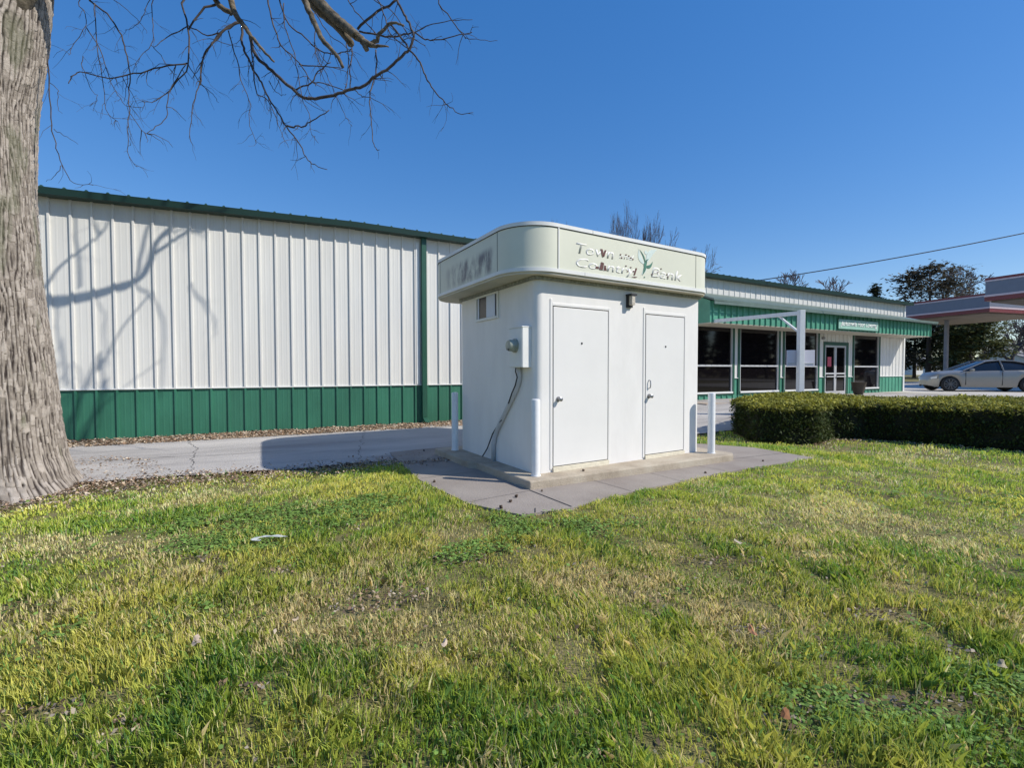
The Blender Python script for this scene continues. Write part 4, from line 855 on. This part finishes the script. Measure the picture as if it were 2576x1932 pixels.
# ------------------------------------------------------------------ trees far behind
def bare_tree(name, base, H, seed, label, spread=.55, r0=.22, levels=5, minr=.024, lean=(0, 0), W=None):
    rs = random.Random(seed); root = empty(name, base); tag(root, label, 'tree', 'bare trees in the distance'); tr_ = MB(); cr = MB()
    def grow(p, d, L, r, lv):
        n = 4; q = [p]; 
        for i in range(n):
            d = (d + Vector((rs.uniform(-.16, .16), rs.uniform(-.16, .16), rs.uniform(-.05, .13)))).normalized(); q.append(q[-1] + d * L / n)
        mb_ = tr_ if lv >= levels - 1 else cr
        mb_.tube(q, [max(minr, r * (1 - .4 * i / n)) for i in range(n + 1)], 6 if lv > 2 else 3, cap=False)
        if lv == 0: return
        for k in range(rs.choice((3, 4) if lv > 1 else (3, 4, 5))):
            a = rs.uniform(0, 6.28); s_ = rs.uniform(.35, 1) * spread * 1.6; u_ = d.orthogonal().normalized(); v_ = d.cross(u_)
            nd = (d + (u_ * math.cos(a) + v_ * math.sin(a)) * s_).normalized(); grow(q[rs.choice((2, 3, 4, 4))], nd, L * rs.uniform(.55, .8), r * .52, lv - 1)
    grow(Vector((0, 0, 0)), Vector((lean[0], lean[1], 1)).normalized(), H * .36, r0, levels)
    zmax = max(v[2] for v in tr_.v + cr.v); k = H / zmax
    for mb_ in (tr_, cr): mb_.v = [(v[0] * k, v[1] * k, v[2] * k) for v in mb_.v]
    if W:
        av = np.array(cr.v); cx_, cy_ = av[:, 0].mean(), av[:, 1].mean(); rad = np.percentile(np.hypot(av[:, 0] - cx_, av[:, 1] - cy_), 97); f_ = min(1, W / rad)
        for mb_ in (tr_, cr): mb_.v = [((v[0] - cx_ * min(1, v[2] / (.5 * H))) * f_, (v[1] - cy_ * min(1, v[2] / (.5 * H))) * f_, v[2]) for v in mb_.v]
    tr_.build('trunk', M['far_bark'], root, smooth=True); cr.build('crown', M['far_twig'], root, smooth=True)
M['far_bark'] = mat('far bark', (.10, .085, .085), .9, var=.2); M['far_twig'] = mat('far twigs', (.15, .125, .13), .9, var=.2)
def base_at(px, D, z=.45): p = at(px, 934, D); return Vector((p.x, p.y, gz(p.x, p.y)))
def ht(py, D): return at(1288, py, D).z - .45
bare_tree('bare_tree', base_at(1592, 48), ht(508, 48), 5, 'tall bare tree showing its twigs above the kiosk roof', .42, .35, 6, W=3.0, minr=.014)
for i, (px, py, D, sd) in enumerate([(1672, 585, 50, 8), (1745, 612, 52, 12), (1440, 548, 55, 14), (1520, 566, 60, 15), (1395, 545, 58, 17)]):
    bare_tree('bare_tree', base_at(px, D), ht(py, D), sd, ['low bare tree just right of the tall one above the kiosk roof', 'bare treetop above the right end of the kiosk roof', 'faint bare treetop above the curved kiosk corner', 'faint bare treetop between the kiosk corner and the tall bare tree', 'faintest bare treetop, leftmost above the kiosk roof'][i], .55, .25, 5, W=(3.5, 2.5, 2, 2, 2)[i])
bare_tree('bare_tree', base_at(1968, 50), ht(690, 50), 23, 'bare treetop rising over the roof beneath the overhead cable', .6, .25, 6)
bare_tree('bare_tree', base_at(2400, 62), ht(664, 62), 31, 'wide bare tree behind the fuel canopy, beside the dark evergreen', .6, .35, 6, minr=.03, W=4.2)
bare_tree('bare_tree', base_at(2440, 66), ht(700, 66), 33, 'smaller bare tree at the right of the wide one over the fuel canopy', .6, .3, 6, minr=.03, W=3.5)
bare_tree('bare_tree', base_at(2536, 58), ht(790, 58), 37, 'bare tree with a thick dark trunk under the fuel canopy, above the car', .6, .4, 6)
bare_tree('bare_tree', base_at(2585, 75), ht(820, 75), 39, 'bare grey tree at the right edge behind the grey roof', .6, .35, 5)
bare_tree('bare_tree', base_at(2470, 80), ht(830, 80), 41, 'distant bare tree behind the white gabled house', .6, .35, 5)

def evergreen(name, base, H, Rad, seed, label, z0=.08, colr=((.04, .06, .035), (.11, .12, .07)), gap=.25, shape='cone', N=9000, leaf=.22):
    root = empty(name, base); tag(root, label, 'tree', 'evergreens in the distance'); rs = np.random.RandomState(seed)
    nc = 90; cz = z0 + (1 - z0) * rs.rand(nc) ** (1.25 if shape == 'cone' else .8); ca = rs.rand(nc) * 6.28
    rad = (1 - cz) ** .75 if shape == 'cone' else np.sqrt(np.clip(1 - ((cz - .5) / .52) ** 2, 0, 1)); cr_ = Rad * rad * (.35 + .65 * rs.rand(nc)); k = rs.randint(0, nc, N)
    csz = Rad * (.16 + .16 * rs.rand(nc)) * (.5 + .5 * rad); off = rs.randn(N, 3) * csz[k][:, None] * np.array([.7, .7, .38])
    P = np.stack([np.cos(ca[k]) * cr_[k], np.sin(ca[k]) * cr_[k], cz[k] * H], -1) + off
    a = rs.rand(N) * 6.28; L = leaf * (.5 + rs.rand(N)); u_ = np.stack([np.cos(a), np.sin(a), rs.rand(N) - .6], -1) * L[:, None]; v_ = np.stack([-np.sin(a), np.cos(a), rs.rand(N) - .5], -1) * (L * .5)[:, None]
    V = np.stack([P - u_, P - v_, P + u_, P + v_], 1); f = rs.rand(N)[:, None] * .7 + .3 * rs.rand(nc)[k][:, None]
    C = np.array(colr[0]) * (1 - f) + np.array(colr[1]) * f
    quad_cloud('crown', V, 4, C, M['far_leaf'], root)
    t = MB(); t.tube([(0, 0, 0), (0, 0, H * .5), (0, 0, H * .93)], [H * .022, H * .014, .03], 8)
    for i in range(24):
        j = rs.randint(nc); t.tube([(0, 0, cz[j] * H * .9), (math.cos(ca[j]) * cr_[j], math.sin(ca[j]) * cr_[j], cz[j] * H)], [.06, .02], 4)
    t.build('trunk', M['far_bark'], root, smooth=True)
evergreen('conifer', base_at(2197, 62), ht(712, 62), 2.1, 51, 'small pointed conifer peeking over the shop roof', z0=.5, N=3500, leaf=.2)
evergreen('cedar_tree', base_at(2335, 60), ht(668, 60), 5.2, 52, 'tall dark evergreen behind the fuel canopy, nearest the shop corner', z0=.12, shape='oval', N=7500, leaf=.24, colr=((.06, .06, .045), (.19, .17, .13)))
evergreen('cedar_tree', base_at(2300, 64), ht(775, 64), 4.6, 55, 'lower dark evergreen right beside the shop corner', z0=.14, shape='oval', N=9000, leaf=.26, colr=((.025, .04, .025), (.07, .085, .045)))
evergreen('cedar_tree', base_at(2440, 56), ht(800, 56), 3.4, 57, 'olive green bushy evergreen above the front of the car', z0=.05, shape='oval', N=8000, leaf=.22, colr=((.06, .085, .03), (.17, .18, .07)))
evergreen('cedar_tree', base_at(2385, 70), ht(770, 70), 4.5, 58, 'dark evergreen behind the canopy column', z0=.08, shape='oval', N=8000, leaf=.28, colr=((.03, .045, .028), (.09, .10, .055)))

rs_ = np.random.RandomState(9); nt2 = 16; tx = 62 + 22 * rs_.rand(nt2); ty = np.linspace(-26, 42, nt2) + 2 * rs_.rand(nt2); hh_ = 7 + 8 * rs_.rand(nt2); kk_ = rs_.randint(0, nt2, 30000); zz_ = rs_.rand(30000) ** .8  # unseen trees, added to give the shop windows something dark to mirror
rr_ = (2.2 + 1.5 * rs_.rand(nt2))[kk_] * np.sqrt(1 - .75 * zz_) * np.sqrt(rs_.rand(30000)); aa_ = rs_.rand(30000) * 6.28
P_ = np.stack([tx[kk_] + rr_ * np.cos(aa_), ty[kk_] + rr_ * np.sin(aa_), .6 + hh_[kk_] * zz_], -1); u2 = rs_.randn(30000, 3) * .32; v2 = rs_.randn(30000, 3) * .25
o = quad_cloud('treeline', np.stack([P_ - u2, P_ - v2, P_ + u2, P_ + v2], 1), 4, np.array([.04, .05, .03]) * (.6 + rs_.rand(30000, 1)), M['far_leaf'], kind='stuff'); tag(o, 'unseen treeline added off to the right, to be mirrored in the shop windows', 'trees')

# ------------------------------------------------------------------ houses far behind
M['house_white'] = mat('white siding', (.72, .72, .70), .7); M['house_roof'] = mat('red brown shingles', (.20, .11, .09), .9, var=.2, vscale=3); M['house_grey'] = mat('grey shingles', (.24, .25, .27), .9, var=.15, vscale=3)
def house(px, D, w_, dp, eh, rh, rot, roofm, lab, wins=3):
    b = base_at(px, D); h = empty('house', b, rot); tag(h, lab, 'house')
    q = MB(); q.box(-w_ / 2, w_ / 2, -dp / 2, dp / 2, 0, eh); q.add([(-w_ / 2, -dp / 2, eh), (-w_ / 2, dp / 2, eh), (-w_ / 2, 0, eh + rh)], [(0, 1, 2)]); q.add([(w_ / 2, -dp / 2, eh), (w_ / 2, dp / 2, eh), (w_ / 2, 0, eh + rh)], [(0, 2, 1)])
    q.build('wall', M['house_white'], h)
    r_ = MB(); o_ = .4
    for s_ in (-1, 1):
        y0 = s_ * (dp / 2 + o_); z0 = eh - rh * o_ / (dp / 2)
        a = [(-w_ / 2 - o_, y0, z0), (w_ / 2 + o_, y0, z0), (w_ / 2 + o_, 0, eh + rh), (-w_ / 2 - o_, 0, eh + rh)]; r_.hexa(a, [(p[0], p[1], p[2] + .15) for p in a])
    r_.build('roof', roofm, h)
    for i in range(wins):
        x_ = -w_ / 2 + w_ * (i + .5) / wins; q = MB(); q.box(x_ - .45, x_ + .45, -dp / 2 - .03, -dp / 2 + .02, 1.1, 2.2); q.build('window', M['glass'], h)
    for s_ in (-1, 1):
        q = MB(); q.box(*sorted((s_ * w_ / 2 - .02, s_ * w_ / 2 + .03)), -.5, .5, 1.1, 2.3); q.build('window', M['glass'], h)
house(2520, 92, 6, 6, 3.4, 2.9, 1.0, M['house_roof'], 'small white house with a steep red brown gable, seen over the car')
house(2600, 78, 13, 8, 2.8, 1.9, .1, M['house_grey'], 'low house with a broad grey roof at the right edge behind the car')
house(2335, 120, 9, 7, 2.9, 1.4, .2, M['house_grey'], 'far white bungalow glimpsed under the dark evergreens')
house(2285, 110, 3.5, 4, 2.4, .9, .3, M['house_grey'], 'tiny far white shed beside the shop corner')

# ------------------------------------------------------------------ fuel station canopies
M['column'] = mat('grey column', (.20, .20, .21), .6, var=.1); M['can_grey'] = mat('grey blue fascia', (.16, .18, .23), .5, var=.05); M['can_red'] = mat('dark red fascia', (.19, .035, .035), .45, var=.1); M['can_white'] = mat('pale pink stripe', (.62, .50, .52), .5); M['can_soffit'] = mat('dim soffit', (.17, .14, .11), .8, var=.2, vscale=1)
def canopy(A, Bp, depth, zb, zt, lab, cols_):
    A = Vector(A); Bp = Vector(Bp); d = (Bp - A); L = d.length; rot = math.atan2(d.y, d.x); r = empty('fuel_canopy', (A.x, A.y, gz(A.x, A.y)), rot); tag(r, lab, 'canopy', 'fuel station canopies')
    z0 = zb - gz(A.x, A.y); h = zt - zb; s_ = 1                                  # box spans local x 0..L, y 0..depth
    q = MB(); q.box(0, L, 0, depth, z0 + h * .10, z0 + h * .80); q.build('fascia', M['can_grey'], r)
    q = MB(); q.box(-.03, L + .03, -.03, depth + .03, z0 + h * .80, z0 + h * .87); q.box(-.04, L + .04, -.04, depth + .04, z0, z0 + h * .10); q.build('stripe', M['can_white'], r)
    q = MB(); q.box(-.02, L + .02, -.02, depth + .02, z0 + h * .87, z0 + h); q.box(-.02, L + .02, -.02, depth + .02, z0 - h * .22, z0); q.build('red_band', M['can_red'], r)
    q = MB(); q.box(.2, L - .2, .2, depth - .2, z0 - h * .30, z0 - h * .221); q.build('soffit', M['can_soffit'], r)
    for (cx, cy) in cols_:
        q = MB(); q.box(cx - .11, cx + .11, cy - .11, cy + .11, -.2, z0 - h * .3); q.build('column', M['column'], r)
a = at(2230, 800, 39); b = at(2489, 777, 32.5)
canopy((a.x, a.y, 0), (b.x, b.y, 0), 8, 5.85, 6.95, 'grey and red fuel station canopy reaching behind the shop roof', [(2.86, 2.5)])
a = at(2478, 749, 27); b = a + Vector((.40, -1, 0)).normalized() * 8
canopy((a.x, a.y, 0), (b.x, b.y, 0), 9, 5.75, 6.85, 'nearer, higher fuel station canopy cut by the right edge of the picture', [(7.5, 3.0)])

# ------------------------------------------------------------------ overhead cable
e_ = fromB(19.1, -.12, 4.76); s_ = at(2576, 603, 15.5); far = s_ + (s_ - e_) * 1.2 + Vector((0, 0, 1.2)); P = []
for i in range(41):
    f = i / 40; p = e_.lerp(far, f); p.z -= 1.3 * f * (1 - f); P.append(p)
o = MB().tube(P, .017, 6).build('overhead_cable', M['dark'], smooth=True); tag(o, 'black overhead cable sagging down to the shop roof edge', 'cable')

# ------------------------------------------------------------------ silver car
car = empty('parked_car', Vector((19.9, 20.9, 0)), 0)
c1 = at(2387, 934, 20.9); dirv = Vector((-math.cos(R(20)), math.sin(R(20)), 0)); c1 = at(2389, 934, 21.4); c2 = c1 - dirv * 2.8; ctr = (c1 + c2) / 2; cz_ = gz(ctr.x, ctr.y) + .032
# the car's near side passes through the wheels; the centre line lies .8 m further back
side = Vector((-dirv.y, dirv.x, 0)); side = side if side.y > 0 else -side
car.location = (ctr + side * .80) * Vector((1, 1, 0)).length / math.sqrt(2) if False else Vector(((ctr + side * .80).x, (ctr + side * .80).y, cz_)); car.rotation_euler = (0, 0, math.atan2(dirv.y, dirv.x))
tag(car, 'silver grey four-door sedan parked beyond the hedge, its rear cut by the right edge', 'car')
M['car_paint'] = mat('silver grey paint', (.27, .26, .24), .35, metal=.4, coat=.5, var=.03); M['tyre'] = mat('tyre rubber', (.015, .015, .016), .8); M['rimm'] = mat('alloy', (.12, .12, .13), .35, metal=.8); M['carglass'] = mat('car glass', (.010, .014, .020), .05, spec=.6); M['lampg'] = mat('headlight glass', (.6, .62, .62), .1)
def carbody():
    fx = lambda x: x if x < 1.77 else 1.77 + (x - 1.77) * .45
    xs = np.linspace(-2.42, 2.42, 75); WB = 1.4; zt_ = lambda x: np.interp(x, [-2.42, -2.3, -1.9, -1.5, 1.0, 1.3, 1.9, 2.25, 2.42], [.80, 1.0, 1.06, 1.06, .98, .955, .86, .72, .52]); zs = lambda x: np.interp(x, [-2.42, -2.2, -1.5, 0, 1.0, 1.8, 2.2, 2.42], [.76, .90, .97, .95, .92, .80, .66, .50])
    hw = lambda x: np.interp(x, [-2.42, -2.3, -2.0, -1, 1, 1.9, 2.25, 2.42], [.62, .78, .87, .91, .91, .86, .66, .34]); mb_ = MB(); rows = []
    for x in xs:
        lo = .20 if abs(x) < 2.1 else .20 + (abs(x) - 2.1) * .25
        for xw in (-WB, WB):
            if abs(x - xw) < .37: lo = max(lo, .33 + math.sqrt(.37 ** 2 - (x - xw) ** 2) * .98)
        W_ = float(hw(x)); s1 = float(zs(x)); t = float(zt_(x)); s1 = max(s1, lo + .04)
        sec = [(W_ * .93, lo), (W_ * .985, lo + (s1 - lo) * .25), (W_, lo + (s1 - lo) * .6), (W_ * .975, lo + (s1 - lo) * .88), (W_ * .93, s1), (W_ * .80, s1 + (t - s1) * .7), (W_ * .45, t), (0, t + .01)]
        x = fx(x); rows.append([(x, y, z) for y, z in sec] + [(x, -y, z) for y, z in sec[::-1][1:]])
    n = len(rows[0]); vs = [p for r_ in rows for p in r_]
    fs = [(i * n + j, i * n + j + 1, (i + 1) * n + j + 1, (i + 1) * n + j) for i in range(len(xs) - 1) for j in range(n - 1)] + [tuple(range(n)), tuple(range((len(xs) - 1) * n, len(xs) * n))[::-1]]
    mb_.add(vs, fs); mb_.build('body', M['car_paint'], car, angle=35)
    # greenhouse
    gx_ = [-1.72, -1.15, -.75, -.1, .30, 1.22]; top = [(-1.95, 1.03), (-1.35, 1.33), (-.95, 1.42), (-.40, 1.455), (.05, 1.40), (.90, .98)]
    g_ = MB(); rows = []
    for (x, z) in top:
        f = min(1, (z - .95) / .5); wb = .84; wt_ = wb - .24 * f; rows.append([(x, wb, .93), (x, wt_ + .01, max(z - .05, .94)), (x, wt_ * .8, z), (x, 0, z + .012), (x, -wt_ * .8, z), (x, -wt_ - .01, max(z - .05, .94)), (x, -wb, .93)])
    vs = [p for r_ in rows for p in r_]; n = 7; fs = [(i * n + j, (i + 1) * n + j, (i + 1) * n + j + 1, i * n + j + 1) for i in range(5) for j in range(6)]
    g_.add(vs, fs); g_.build('window', M['carglass'], car, angle=50)
    r_ = MB(); rr_ = rows[1:5]; vs = []
    for rw in rr_: vs += [(p[0], p[1] * 1.012, p[2] + .012) for p in rw[1:6]]
    fs = [(i * 5 + j, (i + 1) * 5 + j, (i + 1) * 5 + j + 1, i * 5 + j + 1) for i in range(3) for j in range(4)]; r_.add(vs, fs)
    for s_ in (-1, 1):
        for (xa, za, xb, zb) in [(.92, .97, .05, 1.385), (.05, 1.385, -.40, 1.435), (-.40, 1.435, -.95, 1.40), (-.95, 1.40, -1.35, 1.30), (-1.35, 1.30, -1.95, 1.0)]:
            fa, fb = min(1, (za - .95) / .5), min(1, (zb - .95) / .5); r_.tube([(xa, s_ * (.855 - .24 * fa), za), (xb, s_ * (.855 - .24 * fb), zb)], .028, 6)
        r_.tube([(-.50, s_ * .86, .95), (-.46, s_ * .63, 1.41)], .03, 6); r_.tube([(-1.50, s_ * .86, .95), (-1.38, s_ * .70, 1.26)], .05, 6)
    r_.build('roof', M['car_paint'], car, angle=40)
    un = MB(); un.box(-2.1, 1.82, -.66, .66, .22, .60); un.build('underbody', M['tyre'], car)
    wh = None
    for xw in (WB, -WB):
        for s_ in (1, -1):
            y = s_ * .80
            t = MB(); t.tube([(0, -.10, 0), (0, -.095, 0), (0, -.07, 0), (0, .07, 0), (0, .095, 0), (0, .10, 0)], [.24, .30, .335, .335, .30, .24], 28)
            w2 = t.build('wheel', M['tyre'], car, angle=40); w2.location = (xw, y, .335)
            q = MB(); e = s_ * .102
            for k in range(10):
                a = k * 2 * math.pi / 10; q.tube([(0.04 * math.cos(a), e, .04 * math.sin(a)), (.225 * math.cos(a + .05), e, .225 * math.sin(a + .05))], [.02, .024], 4)
            q.tube([(0, e - .01 * s_, 0), (0, e + .008 * s_, 0)], .05, 12)
            for k in range(28): a = k * 2 * math.pi / 28; b = (k + 1) * 2 * math.pi / 28; q.tube([(.235 * math.cos(a), e, .235 * math.sin(a)), (.235 * math.cos(b), e, .235 * math.sin(b))], .012, 4)
            q.build('rim', M['rimm'], w2)
    for s_ in (-1, 1):
        q = MB(); q.hexa([(fx(2.02), s_ * .83, .60), (fx(2.32), s_ * .64, .58), (fx(2.32), s_ * .55, .62), (fx(2.02), s_ * .74, .62)], [(fx(1.98), s_ * .83, .70), (fx(2.28), s_ * .62, .66), (fx(2.24), s_ * .5, .67), (fx(1.96), s_ * .72, .72)]); q.build('headlight', M['lampg'], car)
        q = MB(); q.box(-2.42, -2.15, *sorted((s_ * .58, s_ * .85)), .74, .86); q.build('tail_light', M['can_red'], car)
        q = MB(); q.tube([(.70, s_ * .88, .98), (.68, s_ * .98, 1.0), (.65, s_ * 1.06, 1.0)], [.03, .07, .06], 8); q.build('mirror', M['car_paint'], car)
    for s_ in (-1, 1):
        for x_ in (.85, -.45, -1.5): MB().box(x_ - .006, x_ + .006, *sorted((s_ * .895, s_ * .914)), .30, .90).build('door_gap', M['tyre'], car)
carbody()
